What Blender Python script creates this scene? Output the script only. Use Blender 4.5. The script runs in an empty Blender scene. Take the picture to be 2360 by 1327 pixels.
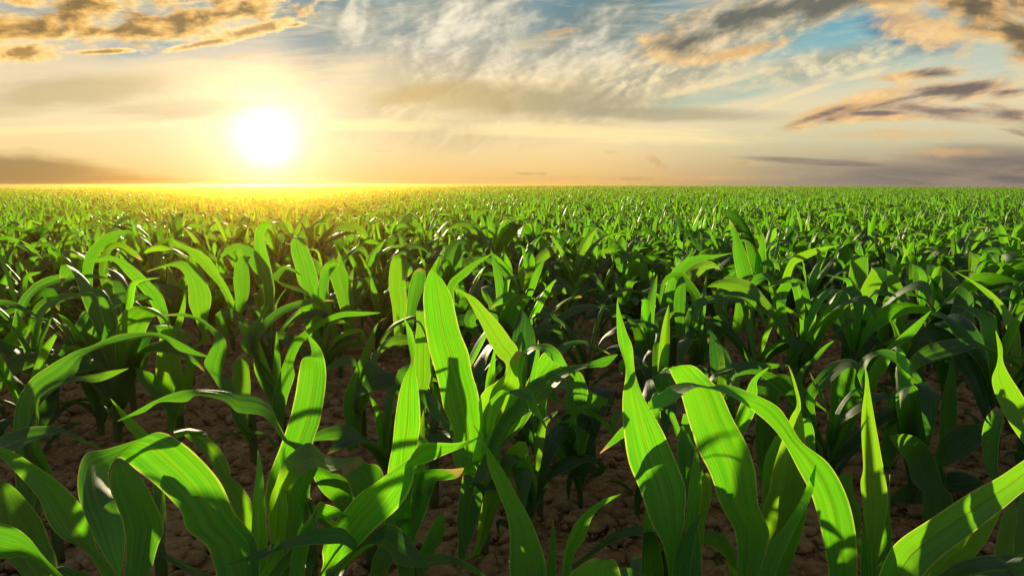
import bpy, math, random
import numpy as np
from mathutils import Vector, Matrix, noise as mnoise

R = math.radians
scene = bpy.context.scene
COL = scene.collection

# ------------------------------------------------------------------ camera
F_PX, CAM_H = 1600.0, 0.85
PITCH = math.atan((663.5 - 426.0) / F_PX)
cam_d = bpy.data.cameras.new("camera")
cam_d.sensor_width = 36.0
cam_d.lens = 36.0 * F_PX / 2360.0
cam_d.clip_start = 0.02
cam_d.clip_end = 6000.0
cam = bpy.data.objects.new("camera", cam_d)
COL.objects.link(cam)
cam.location = (0, 0, CAM_H)
cam.rotation_euler = (math.pi / 2 - PITCH, 0, 0)
scene.camera = cam

SP, CP = math.sin(PITCH), math.cos(PITCH)


def ray(px, py):
    """direction of the line of sight through a spot of the photograph"""
    a, b = (px - 1180.0) / F_PX, (663.5 - py) / F_PX
    return Vector((a, CP + b * SP, -SP + b * CP))


def at(px, py, d):
    """the point at distance d ahead along that line of sight"""
    r = ray(px, py)
    return Vector((r.x / r.y * d, d, CAM_H + r.z / r.y * d))


def project(p):
    x, y, z = p[0], p[1], p[2] - CAM_H
    f = y * CP - z * SP
    u = y * SP + z * CP
    return 1180 + F_PX * x / f, 663.5 - F_PX * u / f


def azel(px, py):
    r = ray(px, py)
    return math.degrees(math.atan2(r.x, r.y)), math.degrees(math.atan2(r.z, math.hypot(r.x, r.y)))


# ------------------------------------------------------------------ node helpers
def lin(c):
    return tuple(((v / 255) / 12.92 if v / 255 <= 0.04045 else ((v / 255 + 0.055) / 1.055) ** 2.4) for v in c)


class Tree:
    def __init__(self, nt):
        self.nt = nt
        self.nt.nodes.clear()

    def node(self, kind, **kw):
        n = self.nt.nodes.new(kind)
        for k, v in kw.items():
            setattr(n, k, v)
        return n

    def put(self, sock, v):
        if isinstance(v, S):
            v = v.s
        if isinstance(v, bpy.types.NodeSocket):
            self.nt.links.new(v, sock)
        elif isinstance(v, (tuple, list)):
            if sock.type == 'RGBA' and len(v) == 3:
                v = (*v, 1.0)
            sock.default_value = v
        else:
            sock.default_value = v

    def math(self, op, *a, clamp=False):
        n = self.node('ShaderNodeMath', operation=op, use_clamp=clamp)
        for i, v in enumerate(a):
            self.put(n.inputs[i], v)
        return S(self, n.outputs[0])

    def xyz(self, x, y, z=0.0):
        n = self.node('ShaderNodeCombineXYZ')
        for i, v in enumerate((x, y, z)):
            self.put(n.inputs[i], v)
        return S(self, n.outputs[0])

    def sep(self, v):
        n = self.node('ShaderNodeSeparateXYZ')
        self.put(n.inputs[0], v)
        return [S(self, o) for o in n.outputs]

    def noise(self, vec, scale=1.0, detail=5.0, rough=0.55, dist=0.0):
        n = self.node('ShaderNodeTexNoise')
        self.put(n.inputs['Vector'], vec)
        n.inputs['Scale'].default_value = scale
        n.inputs['Detail'].default_value = detail
        n.inputs['Roughness'].default_value = rough
        n.inputs['Distortion'].default_value = dist
        return S(self, n.outputs[0])

    def smooth(self, v, a, b, lo=0.0, hi=1.0):
        n = self.node('ShaderNodeMapRange', interpolation_type='SMOOTHSTEP')
        for i, x in enumerate((v, a, b, lo, hi)):
            self.put(n.inputs[i], x)
        return S(self, n.outputs[0])

    def mix(self, fac, a, b, blend='MIX'):
        n = self.node('ShaderNodeMix', data_type='RGBA', blend_type=blend)
        self.put(n.inputs[0], fac)
        self.put(n.inputs[6], a)
        self.put(n.inputs[7], b)
        return S(self, n.outputs[2])

    def ramp(self, fac, stops):
        n = self.node('ShaderNodeValToRGB')
        e = n.color_ramp.elements
        while len(e) < len(stops):
            e.new(0.5)
        for k, (p, c) in enumerate(stops):
            e[k].position = p
            e[k].color = (*c, 1.0)
        self.put(n.inputs[0], fac)
        return S(self, n.outputs[0])


class S:
    def __init__(self, t, s):
        self.t, self.s = t, s

    def __add__(self, o): return self.t.math('ADD', self, o)
    def __radd__(self, o): return self.t.math('ADD', o, self)
    def __sub__(self, o): return self.t.math('SUBTRACT', self, o)
    def __rsub__(self, o): return self.t.math('SUBTRACT', o, self)
    def __mul__(self, o): return self.t.math('MULTIPLY', self, o)
    def __rmul__(self, o): return self.t.math('MULTIPLY', o, self)
    def __truediv__(self, o): return self.t.math('DIVIDE', self, o)
    def __pow__(self, o): return self.t.math('POWER', self, o)
    def max(self, o): return self.t.math('MAXIMUM', self, o)
    def min(self, o): return self.t.math('MINIMUM', self, o)
    def abs(self): return self.t.math('ABSOLUTE', self)
    def clamp(self): return self.t.math('ADD', self, 0.0, clamp=True)


# ------------------------------------------------------------------ sky and sun
SUN_AZ, SUN_EL = azel(615, 420)[0], 7.0
world = bpy.data.worlds.new("World")
scene.world = world
world.use_nodes = True
world.cycles.sampling_method = 'MANUAL'
world.cycles.sample_map_resolution = 512
W = Tree(world.node_tree)


def build_sky():
    d = W.node('ShaderNodeTexCoord').outputs['Generated']
    x, y, z = W.sep(S(W, d))
    az = W.math('ARCTAN2', x, y) * (180 / math.pi)
    hyp = W.math('SQRT', x * x + y * y)
    el = W.math('ARCTAN2', z, hyp) * (180 / math.pi)
    p = W.xyz(az, el)

    def cloud_coord(sx, sy, rot=0.0, seed=0.0):
        c, s = math.cos(R(rot)), math.sin(R(rot))
        return W.xyz((az * c + el * s) * sx, (el * c - az * s) * sy, seed)

    warp_a = W.noise(cloud_coord(0.16, 0.3, 0, 3.1), 1, 4, 0.55) - 0.5
    warp_b = W.noise(cloud_coord(0.16, 0.3, 0, 9.7), 1, 4, 0.55) - 0.5

    def blob(px, py, rx, ry, rot=0.0, warp=0.0):
        """soft elliptic patch of sky: 1 in its middle, 0 at its rim, negative outside"""
        a0, e0 = azel(px, py)
        a1, e1 = azel(px + 10, py)
        a2, e2 = azel(px, py - 10)
        J = np.linalg.inv(np.array([[a1 - a0, a2 - a0], [e1 - e0, e2 - e0]]) / 10.0)
        c, s = math.cos(R(rot)), math.sin(R(rot))
        M = np.array([[c / rx, s / rx], [-s / ry, c / ry]]) @ J
        da, de = az - a0, el - e0
        if warp:
            da = da + warp_a * (warp * 2.0)
            de = de + warp_b * warp
        u = da * float(M[0, 0]) + de * float(M[0, 1])
        v = da * float(M[1, 0]) + de * float(M[1, 1])
        return 1.0 - W.math('SQRT', u * u + v * v)

    def union(*b):
        r = b[0]
        for q in b[1:]:
            r = r.max(q)
        return r

    # ---- clear sky: physical sky for the dome, warm band of evening air low down
    nish = W.node('ShaderNodeTexSky', sky_type='NISHITA')
    nish.sun_disc = False
    nish.sun_elevation = R(SUN_EL)
    nish.sun_rotation = R(SUN_AZ)
    nish.air_density = 1.0
    nish.dust_density = 2.0
    nish_c = W.mix(1.0, S(W, nish.outputs[0]), (0.10, 0.10, 0.10), 'MULTIPLY')
    e20 = (el / 20.0).clamp()
    warm = W.ramp(e20, [(0.0, lin((232, 184, 104))), (0.12, lin((238, 208, 148))), (0.27, lin((238, 218, 176))),
                        (0.40, lin((222, 204, 168))), (0.50, lin((186, 180, 168))), (0.62, lin((122, 148, 154))),
                        (1.0, lin((80, 116, 140)))])
    cool = W.ramp(e20, [(0.0, lin((150, 136, 116))), (0.08, lin((180, 164, 132))), (0.18, lin((204, 197, 160))),
                        (0.30, lin((222, 208, 170))), (0.42, lin((164, 190, 182))), (0.54, lin((112, 170, 182))),
                        (0.68, lin((80, 138, 162))), (1.0, lin((56, 104, 134)))])
    side = W.smooth(az, 2.0, 26.0)
    c = W.mix(side, warm, cool)
    back = W.smooth(W.math('COSINE', (az - SUN_AZ) * (math.pi / 180)), 0.55, -0.4)
    c = W.mix(back, c, W.ramp(e20, [(0.0, lin((136, 128, 134))), (0.5, lin((108, 132, 158))), (1.0, lin((72, 106, 144)))]))
    c = W.mix(W.smooth(el, 16.0, 34.0, 0.0, 0.72), c, nish_c)
    c = W.mix(W.smooth(el, 22.0, 60.0, 0.0, 0.85), c, lin((112, 128, 146)))

    def over(c, alpha, col):
        return W.mix(alpha, c, col)

    n_str = W.noise(cloud_coord(0.075, 0.62, 5, 1.0), 1, 8, 0.6, 0.5)
    n_str2 = W.noise(cloud_coord(0.13, 1.0, -4, 5.0), 1, 7, 0.62, 0.6)
    n_wsp = W.noise(cloud_coord(0.22, 0.42, 33, 2.0), 1, 9, 0.62, 1.1)
    n_wsp2 = W.noise(cloud_coord(0.5, 0.9, -25, 7.0), 1, 8, 0.62, 0.7)
    n_cum = W.noise(cloud_coord(0.26, 0.60, 6, 4.0), 1, 10, 0.60, 0.35)

    # teal gap in the upper middle
    g = W.smooth(blob(740, 60, 190, 120, 70, 0.8) + (n_str - 0.5) * 0.6, 0.0, 0.7)
    c = over(c, g * 0.65, lin((112, 134, 142)))
    g = W.smooth(blob(1380, 60, 210, 110, 20, 1.0) + (n_wsp - 0.5) * 0.9, 0.0, 0.8)
    c = over(c, g * 0.75, lin((90, 120, 124)))
    g = W.smooth(blob(2090, 80, 160, 50, -14, 0.6) + (n_str - 0.5) * 0.6, 0.0, 0.6)
    c = over(c, g * 0.85, lin((34, 116, 158)))
    g = W.smooth(blob(1660, 215, 250, 36, 12, 0.8) + (n_str2 - 0.5) * 0.7, 0.0, 0.6)
    c = over(c, g * 0.6, lin((136, 178, 166)))
    g = W.smooth(blob(360, 90, 160, 40, 15, 0.6), 0.0, 0.6)
    c = over(c, g * 0.7, lin((116, 156, 172)))

    # wide veil of high streaks
    v = W.smooth(n_str, 0.44, 0.68) * W.smooth(el, 2.0, 6.0)
    c = over(c, v * 0.55, W.mix(side, lin((250, 222, 166)), lin((224, 206, 168))))
    v = W.smooth(n_str2, 0.5, 0.72) * W.smooth(el, 5.0, 9.0)
    c = over(c, v * 0.35, lin((236, 222, 190)))

    # grey tan streaks on the left
    m = union(blob(140, 215, 330, 62, 4, 0.8), blob(420, 250, 300, 34, 3, 0.8))
    c = over(c, W.smooth(m + (n_str - 0.5) * 1.6, 0.0, 0.75) * 0.62, lin((178, 158, 112)))
    m = blob(520, 195, 330, 60, 12, 0.8)
    c = over(c, W.smooth(m + (n_wsp - 0.5) * 1.2, 0.0, 0.9) * 0.55, lin((246, 214, 164)))

    # billowing pale cloud in the middle
    n_big = W.noise(cloud_coord(0.15, 0.26, 30, 31.0), 1, 6, 0.55, 0.3) - 0.5
    n_big2 = W.noise(W.xyz((az * 0.866 + el * 0.5) * 0.15 + 0.05, (el * 0.866 - az * 0.5) * 0.26 - 0.07, 31.0), 1, 6, 0.55, 0.3) - 0.5
    n_pf = W.noise(cloud_coord(0.5, 0.78, 6, 37.0), 1, 8, 0.58, 0.3) - 0.5
    m = union(blob(1070, 70, 230, 200, 60, 1.2), blob(1260, 180, 480, 130, 12, 1.4), blob(820, 45, 80, 70, 60, 0.6), blob(1480, 165, 330, 90, 18, 1.0))
    dn = m * 0.9 + n_big * 2.2 + n_pf * 0.9
    a = W.smooth(dn + 0.12, -0.35, 0.95) * W.smooth(m, -0.55, 0.1)
    lit = W.smooth(dn * 0.45 + (n_big - n_big2) * 2.6 + n_pf * 1.0, -0.35, 0.9)
    tone = W.mix(lit, lin((136, 142, 134)), lin((242, 230, 202)))
    tone = W.mix(W.smooth(el, 11.0, 6.5) * 0.8, tone, W.mix(lit, lin((186, 162, 112)), lin((248, 220, 160))))
    c = over(c, a * 0.94, tone)
    m = union(blob(1600, 150, 330, 80, 18, 1.0), blob(1720, 70, 260, 60, 14, 1.0), blob(1930, 140, 300, 44, 10, 1.0))
    dn = m * 0.9 + n_big * 1.9 + n_pf * 0.9 + (n_str2 - 0.5) * 0.8
    a = W.smooth(dn + 0.1, -0.2, 0.95) * W.smooth(m, -0.6, 0.1)
    c = over(c, a * 0.8, W.mix(W.smooth(n_pf * 1.6 + (n_big - n_big2) * 2.6, -0.25, 0.35), lin((152, 154, 138)), lin((236, 218, 174))))

    # flat grey tan base under it, then the bright band
    m = union(blob(1220, 232, 430, 46, -2, 0.6), blob(1500, 262, 420, 26, -2, 0.5), blob(1000, 215, 200, 34, 6, 0.6))
    c = over(c, W.smooth(m + (n_str - 0.5) * 0.9, 0.0, 0.7) * 0.75, W.mix(W.smooth(az, -8.0, 6.0), lin((200, 172, 116)), lin((168, 158, 128))))
    m = union(blob(1330, 306, 520, 28, -3, 0.4), blob(820, 290, 420, 20, 0, 0.4), blob(170, 296, 420, 16, 2, 0.4))
    c = over(c, W.smooth(m + (n_str2 - 0.5) * 1.3, 0.05, 0.8) * 0.72, lin((255, 228, 166)))
    # pale diagonal strokes towards the right
    m = union(blob(1850, 215, 150, 11, 20, 0.4), blob(1640, 195, 190, 12, 14, 0.4), blob(1990, 172, 110, 10, 16, 0.3))
    c = over(c, W.smooth(m + (n_wsp2 - 0.5) * 1.5, 0.0, 0.8) * 0.7, lin((240, 216, 164)))

    # low banks
    m = union(blob(20, 396, 430, 56, -3, 0.4), blob(260, 425, 420, 34, -2, 0.3))
    c = over(c, W.smooth(m + (n_str2 - 0.5) * 0.9, 0.0, 0.6) * 0.8, W.mix(W.smooth(az, -36, -22), lin((140, 112, 70)), lin((214, 156, 66))))
    m = union(blob(2250, 412, 640, 56, -2, 0.4), blob(1900, 374, 280, 12, -3, 0.3), blob(2340, 380, 360, 58, -4, 0.4))
    c = over(c, W.smooth(m + (n_str2 - 0.5) * 1.1, 0.0, 0.75) * 0.85, W.mix(W.smooth(n_str2, 0.35, 0.65), lin((104, 98, 98)), lin((146, 130, 114))))
    m = union(blob(2180, 352, 150, 14, 0, 0.4), blob(2060, 310, 220, 18, 0, 0.4), blob(1400, 410, 500, 8, 0, 0.3))
    c = over(c, W.smooth(m + (n_wsp2 - 0.5) * 1.4, 0.0, 0.8) * 0.5, lin((222, 176, 118)))

    # ---- heavier clouds, lit on the side towards the sun
    fine_a = W.noise(cloud_coord(0.9, 1.5, 10, 21.0), 1, 8, 0.62, 0.5) - 0.5

    def cumulus(c, m, sx, sy, rot, seed, lit, mid, dark, gain=2.6, edge=0.5, core=1.0, ox=0.05, oy=-0.12):
        """billowing cloud: where the patch m plus noise is positive; bright where it thins out towards the sun"""
        n0 = W.noise(cloud_coord(sx, sy, rot, seed), 1, 9, 0.58, 0.25) - 0.5
        cr, sr = math.cos(R(rot)), math.sin(R(rot))
        n1 = W.noise(W.xyz((az * cr + el * sr) * sx + ox, (el * cr - az * sr) * sy + oy, seed), 1, 5, 0.58, 0.25) - 0.5
        dn = m + n0 * gain + fine_a * 0.35
        ds = m + n0 * gain * 0.25 + n1 * gain * 0.75 + (n1 - n0) * 1.6 + fine_a * 0.25
        a = W.smooth(dn, 0.0, edge)
        sh = W.smooth(ds, -0.05, core)
        t2 = W.mix(W.smooth(sh, 0.0, 0.5), lin(lit), lin(mid))
        t2 = W.mix(W.smooth(sh, 0.35, 1.0), t2, lin(dark))
        return over(c, a, t2)

    m = union(blob(200, 10, 440, 66, 2, 1.2), blob(520, 30, 270, 46, 8, 1.0), blob(330, 72, 260, 42, -3, 1.0), blob(30, 70, 170, 56, 0, 1.0))
    c = cumulus(c, m * 1.05, 0.36, 0.72, 8, 4.0, (255, 220, 146), (226, 176, 98), (126, 104, 66), 3.6, 0.75, 1.5, 0.12, -0.10)
    m = union(blob(50, 124, 140, 32, 4, 0.6), blob(575, 74, 120, 22, 14, 0.4), blob(680, 58, 34, 8, 5, 0.1), blob(480, 100, 120, 10, 10, 0.3), blob(240, 118, 120, 8, 2, 0.3))
    c = cumulus(c, m * 1.2, 0.48, 0.95, 12, 8.0, (255, 222, 152), (246, 200, 122), (170, 134, 80), 2.2, 0.5, 1.3, 0.12, -0.10)

    # peach-lit flanks on the sunward side of the right hand clouds
    m = union(blob(1950, 246, 210, 26, 17, 0.5), blob(1545, 112, 110, 46, -20, 0.6), blob(2120, 66, 170, 54, -18, 0.6), blob(2070, 178, 90, 14, 4, 0.3),
              blob(2020, 272, 180, 14, 2, 0.4), blob(1700, 120, 180, 20, 12, 0.4))
    dn = m * 1.1 + n_pf * 1.6 + n_big * 0.8 + fine_a * 0.5
    c = over(c, W.smooth(dn, 0.0, 0.7) * 0.85, W.mix(W.smooth(n_pf + fine_a * 0.5, -0.15, 0.2), lin((216, 172, 114)), lin((246, 204, 138))))
    m = union(blob(1740, 40, 330, 66, 15, 1.2), blob(1580, 92, 160, 48, 14, 1.0), blob(1930, 5, 260, 50, 8, 0.8))
    c = cumulus(c, m * 1.3 + 0.10, 0.30, 0.66, 16, 12.0, (236, 200, 148), (164, 152, 126), (108, 108, 98), 3.2, 1.2, 1.6, 0.14, -0.10)
    m = union(blob(2250, 15, 320, 100, -16, 1.2), blob(2370, 90, 220, 80, -22, 1.0), blob(2060, -10, 140, 50, -14, 0.6))
    c = cumulus(c, m * 1.3 + 0.05, 0.26, 0.52, -16, 15.0, (240, 204, 140), (214, 172, 112), (108, 96, 78), 2.8, 1.1, 1.7, 0.16, -0.10)
    m = union(blob(2150, 172, 135, 21, 2, 0.4), blob(2035, 238, 260, 32, 15, 0.6), blob(2200, 208, 260, 40, 4, 0.6), blob(2320, 212, 100, 22, 6, 0.4),
              blob(1900, 262, 140, 16, 16, 0.3))
    c = cumulus(c, m * 1.15, 0.26, 0.95, 12, 18.0, (240, 196, 136), (196, 158, 116), (118, 106, 98), 2.8, 1.2, 1.35, 0.16, -0.08)
    m = union(blob(2200, 258, 290, 30, -3, 0.5), blob(2340, 272, 160, 38, -6, 0.5), blob(2350, 312, 90, 18, -14, 0.3), blob(2020, 262, 180, 12, 2, 0.3))
    c = cumulus(c, m * 1.15, 0.28, 0.95, -3, 23.0, (226, 184, 138), (180, 148, 120), (130, 114, 106), 2.8, 1.2, 1.35, 0.16, -0.08)
    m = union(blob(1082, 318, 22, 7), blob(1408, 352, 30, 7), blob(1512, 371, 34, 12, -30), blob(1712, 375, 32, 8), blob(1880, 256, 60, 10, 12),
              blob(1900, 345, 70, 6, 4), blob(890, 348, 40, 4), blob(1460, 412, 80, 6), blob(1220, 400, 50, 5), blob(560, 128, 90, 8, 10), blob(1290, 75, 70, 10, 8))
    c = over(c, W.smooth(m + fine_a * 2.4, 0.0, 0.8) * 0.5, W.mix(W.smooth(el, 1.0, 3.0), lin((190, 150, 104)), lin((228, 180, 116))))

    # ---- glow of the air round the low sun
    a0, e0 = azel(613, 321)
    da, de = (az - a0) * math.cos(R(e0)), el - e0
    r = W.math('SQRT', da * da + de * de * 1.05)
    rr = r + (warp_b + fine_a * 0.3) * 0.9
    core = W.math('EXPONENT', (rr * rr * -1.0 / 3.6))
    g1 = W.math('EXPONENT', (r * -1.0 / 2.9))
    g2 = W.math('EXPONENT', (r * -1.0 / 6.5))
    wide = W.math('EXPONENT', (W.math('SQRT', da * da * 0.35 + de * de * 2.6) * -1.0 / 4.0))

    def addc(c, f, col):
        return W.mix(1.0, c, W.mix(f, (0, 0, 0), col), 'ADD')
    c = addc(c, g1.clamp(), (0.78, 0.70, 0.52))
    c = addc(c, g2.clamp(), (0.20, 0.15, 0.07))
    c = addc(c, wide.clamp(), (0.08, 0.06, 0.015))
    c = addc(c, core, (0.75, 0.72, 0.62))
    c = W.mix(1.0, c, W.mix(W.smooth(el, 16.0, 30.0), (1, 1, 1), (0.62, 0.64, 0.68)), 'MULTIPLY')
    c = W.mix(W.smooth(el, 0.0, -4.0), c, lin((70, 72, 50)))
    bg = W.node('ShaderNodeBackground')
    W.put(bg.inputs[0], c)
    bg.inputs[1].default_value = 0.83
    out = W.node('ShaderNodeOutputWorld')
    W.nt.links.new(bg.outputs[0], out.inputs[0])


build_sky()

sun_d = bpy.data.lights.new("sun", 'SUN')
sun_d.energy = 5.0
sun_d.angle = R(0.7)
sun_d.color = (1.0, 0.84, 0.50)
sun = bpy.data.objects.new("sun", sun_d)
COL.objects.link(sun)
sdir = Vector((math.sin(R(SUN_AZ)) * math.cos(R(SUN_EL)), math.cos(R(SUN_AZ)) * math.cos(R(SUN_EL)), math.sin(R(SUN_EL))))
sun.rotation_euler = sdir.to_track_quat('Z', 'Y').to_euler()
sun.location = sdir * 50


# ------------------------------------------------------------------ materials
def new_mat(name):
    m = bpy.data.materials.new(name)
    m.use_nodes = True
    return m, Tree(m.node_tree)


def leaf_material(name, hue=0.0, detail=True):
    m, T = new_mat(name)
    uv = T.node('ShaderNodeUVMap').outputs[0]
    u, v, _ = T.sep(S(T, uv))
    oi = T.node('ShaderNodeObjectInfo')
    rnd = S(T, oi.outputs['Random'])
    cu = (u - 0.5).abs() * 2.0                     # 0 on the midrib, 1 on the margin
    veins = T.noise(T.xyz(u * 21.0, v * 1.2, rnd * 30.0), 1, 3, 0.65)
    fine = T.noise(T.xyz(u * 70.0, v * 2.0, rnd * 17.0), 1, 2, 0.6)
    patch = T.noise(T.xyz(u * 2.5, v * 6.0, rnd * 50.0), 1, 3, 0.55)
    rib = T.smooth(cu, 0.055, 0.02)
    marg = T.smooth(cu + (T.noise(T.xyz(v * 34.0, rnd * 40.0, u * 3.0), 1, 3, 0.6) - 0.5) * 0.16, 0.915, 0.975)
    stripe = T.smooth(veins * 0.65 + fine * 0.35, 0.38, 0.61)
    # reflected colour
    refl = T.mix(stripe, (0.036, 0.096, 0.038), (0.062, 0.145, 0.054))
    refl = T.mix(T.smooth(patch, 0.35, 0.7) * 0.5, refl, (0.050, 0.120, 0.022))
    rnd2 = T.math('FRACT', rnd * 7.31)
    refl = T.mix(rnd * 0.55, refl, (0.034, 0.098, 0.062))
    refl = T.mix(rib * 0.75, refl, (0.16, 0.26, 0.09))
    refl = T.mix(marg, refl, (0.26, 0.32, 0.09))
    # colour of the light that comes through
    tr = T.mix(stripe, (0.115, 0.53, 0.004), (0.27, 0.88, 0.010))
    tr = T.mix(T.smooth(patch, 0.3, 0.75) * 0.55, tr, (0.34, 0.82, 0.010))
    tr = T.mix(rnd * 0.5, tr, (0.10, 0.46, 0.016))
    tr = T.mix(T.smooth(rnd2, 0.55, 1.0) * 0.6, tr, (0.46, 0.84, 0.012))
    refl = T.mix(T.smooth(rnd2, 0.85, 1.0) * 0.4, refl, (0.10, 0.15, 0.03))
    tr = T.mix(rib * 0.7, tr, (0.46, 0.66, 0.03))
    tr = T.mix(marg * 0.9, tr, (0.86, 0.92, 0.13))
    at_age_shade = T.node('ShaderNodeAttribute', attribute_name='age_shade')
    age_shade = S(T, at_age_shade.outputs['Fac'])
    tr = T.mix(age_shade, tr, T.mix(stripe, (0.030, 0.150, 0.008), (0.075, 0.270, 0.012)))  # older, thicker blades pass less light; also carries shade painted into leaves
    refl = T.mix(age_shade * 0.6, refl, (0.024, 0.078, 0.040))
    # dry tips on some leaves
    tip = T.smooth(v + (patch - 0.5) * 0.16 + cu * 0.02, 0.93, 0.985) * T.smooth(rnd, 0.72, 0.95)
    refl = T.mix(tip, refl, (0.30, 0.25, 0.11))
    tr = T.mix(tip, tr, (0.70, 0.46, 0.12))
    spots = T.smooth(T.noise(T.xyz(u * 9.0, v * 42.0, rnd * 9.0), 1, 2, 0.5), 0.70, 0.745)
    refl = T.mix(spots * 0.5, refl, (0.20, 0.22, 0.07))
    bump = T.node('ShaderNodeBump')
    bump.inputs['Strength'].default_value = 0.5
    bump.inputs['Distance'].default_value = 0.0016
    T.put(bump.inputs['Height'], veins * 0.7 + fine * 0.3 - rib * 0.5)
    pr = T.node('ShaderNodeBsdfPrincipled')
    T.put(pr.inputs['Base Color'], refl)
    T.put(pr.inputs['Roughness'], 0.40 + patch * 0.20)
    pr.inputs['Specular IOR Level'].default_value = 0.62
    T.nt.links.new(bump.outputs[0], pr.inputs['Normal'])
    tl = T.node('ShaderNodeBsdfTranslucent')
    T.put(tl.inputs['Color'], tr)
    T.nt.links.new(bump.outputs[0], tl.inputs['Normal'])
    mx = T.node('ShaderNodeMixShader')
    mx.inputs[0].default_value = 0.56
    T.nt.links.new(pr.outputs[0], mx.inputs[1])
    T.nt.links.new(tl.outputs[0], mx.inputs[2])
    out = T.node('ShaderNodeOutputMaterial')
    T.nt.links.new(mx.outputs[0], out.inputs[0])
    return m


def stalk_material():
    m, T = new_mat("stalk_green")
    tc = T.node('ShaderNodeTexCoord')
    x, y, z = T.sep(S(T, tc.outputs['Object']))
    n = T.noise(T.xyz(x * 260.0, y * 260.0, z * 6.0), 1, 3, 0.6)
    col = T.mix(T.smooth(n, 0.35, 0.65), (0.045, 0.115, 0.022), (0.085, 0.17, 0.035))
    col = T.mix(T.smooth(z, 0.09, 0.0) * 0.6, col, (0.16, 0.13, 0.06))
    pr = T.node('ShaderNodeBsdfPrincipled')
    T.put(pr.inputs['Base Color'], col)
    pr.inputs['Roughness'].default_value = 0.42
    tl = T.node('ShaderNodeBsdfTranslucent')
    tl.inputs['Color'].default_value = (0.16, 0.42, 0.02, 1)
    mx = T.node('ShaderNodeMixShader')
    mx.inputs[0].default_value = 0.18
    T.nt.links.new(pr.outputs[0], mx.inputs[1])
    T.nt.links.new(tl.outputs[0], mx.inputs[2])
    out = T.node('ShaderNodeOutputMaterial')
    T.nt.links.new(mx.outputs[0], out.inputs[0])
    return m


def soil_material(name, a, b):
    m, T = new_mat(name)
    tc = T.node('ShaderNodeTexCoord')
    co = S(T, tc.outputs['Object'])
    n1 = T.noise(co, 2.2, 5, 0.6)
    n2 = T.noise(co, 38.0, 6, 0.65)
    n3 = T.noise(co, 160.0, 4, 0.6)
    col = T.mix(T.smooth(n2 * 0.6 + n1 * 0.4, 0.34, 0.66), a, b)
    col = T.mix(T.smooth(n3, 0.58, 0.72) * 0.5, col, (0.30, 0.19, 0.11))
    col = T.mix(T.smooth(n1, 0.5, 0.7) * 0.4, col, (0.085, 0.045, 0.024))
    bump = T.node('ShaderNodeBump')
    bump.inputs['Strength'].default_value = 0.8
    bump.inputs['Distance'].default_value = 0.006
    T.put(bump.inputs['Height'], n2 * 0.6 + n3 * 0.4)
    pr = T.node('ShaderNodeBsdfPrincipled')
    T.put(pr.inputs['Base Color'], col)
    pr.inputs['Roughness'].default_value = 0.95
    pr.inputs['Specular IOR Level'].default_value = 0.15
    T.nt.links.new(bump.outputs[0], pr.inputs['Normal'])
    out = T.node('ShaderNodeOutputMaterial')
    T.nt.links.new(pr.outputs[0], out.inputs[0])
    return m


def plain_material(name, a, b, rough=0.7, scale=60.0):
    m, T = new_mat(name)
    tc = T.node('ShaderNodeTexCoord')
    n = T.noise(S(T, tc.outputs['Object']), scale, 4, 0.6)
    pr = T.node('ShaderNodeBsdfPrincipled')
    T.put(pr.inputs['Base Color'], T.mix(T.smooth(n, 0.35, 0.65), a, b))
    pr.inputs['Roughness'].default_value = rough
    out = T.node('ShaderNodeOutputMaterial')
    T.nt.links.new(pr.outputs[0], out.inputs[0])
    return m


def rib_material():
    m, T = new_mat("leaf_midrib")
    pr = T.node('ShaderNodeBsdfPrincipled')
    pr.inputs['Base Color'].default_value = (0.14, 0.26, 0.07, 1)
    pr.inputs['Roughness'].default_value = 0.45
    tl = T.node('ShaderNodeBsdfTranslucent')
    tl.inputs['Color'].default_value = (0.80, 0.92, 0.12, 1)
    tr = T.node('ShaderNodeBsdfTransparent')          # watery tissue lets most of the light on
    tr.inputs['Color'].default_value = (0.97, 1.0, 0.80, 1)
    mx = T.node('ShaderNodeMixShader')
    mx.inputs[0].default_value = 0.78
    T.nt.links.new(pr.outputs[0], mx.inputs[1])
    T.nt.links.new(tl.outputs[0], mx.inputs[2])
    m2 = T.node('ShaderNodeMixShader')
    m2.inputs[0].default_value = 0.62
    T.nt.links.new(mx.outputs[0], m2.inputs[1])
    T.nt.links.new(tr.outputs[0], m2.inputs[2])
    out = T.node('ShaderNodeOutputMaterial')
    T.nt.links.new(m2.outputs[0], out.inputs[0])
    return m


M_LEAF = leaf_material("corn_leaf")
M_STALK = stalk_material()
M_RIB = rib_material()
M_SOIL = soil_material("soil", (0.21, 0.114, 0.050), (0.46, 0.270, 0.130))
M_CLOD = soil_material("clod", (0.22, 0.122, 0.055), (0.48, 0.29, 0.145))
M_STRAW = plain_material("straw", (0.30, 0.22, 0.13), (0.55, 0.45, 0.30), 0.6)
M_WEED = plain_material("weed", (0.035, 0.10, 0.02), (0.07, 0.16, 0.03), 0.5)


# ------------------------------------------------------------------ mesh helpers
def mesh_from(name, verts, faces, mat, uvs=None, smooth=True, age_shade=None):
    me = bpy.data.meshes.new(name)
    me.from_pydata([tuple(v) for v in verts], [], faces)
    if uvs is not None:
        l = me.uv_layers.new(name="UVMap")
        idx = np.zeros(len(me.loops), dtype=np.int32)
        me.loops.foreach_get("vertex_index", idx)
        l.data.foreach_set("uv", np.asarray(uvs, dtype=np.float32)[idx].ravel())
    if age_shade is not None:
        me.attributes.new("age_shade", 'FLOAT', 'POINT').data.foreach_set("value", np.broadcast_to(np.asarray(age_shade, dtype=np.float32), (len(me.vertices),)).copy())
    if smooth:
        me.polygons.foreach_set("use_smooth", [True] * len(me.polygons))
    me.materials.append(mat)
    me.update()
    return me


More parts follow.
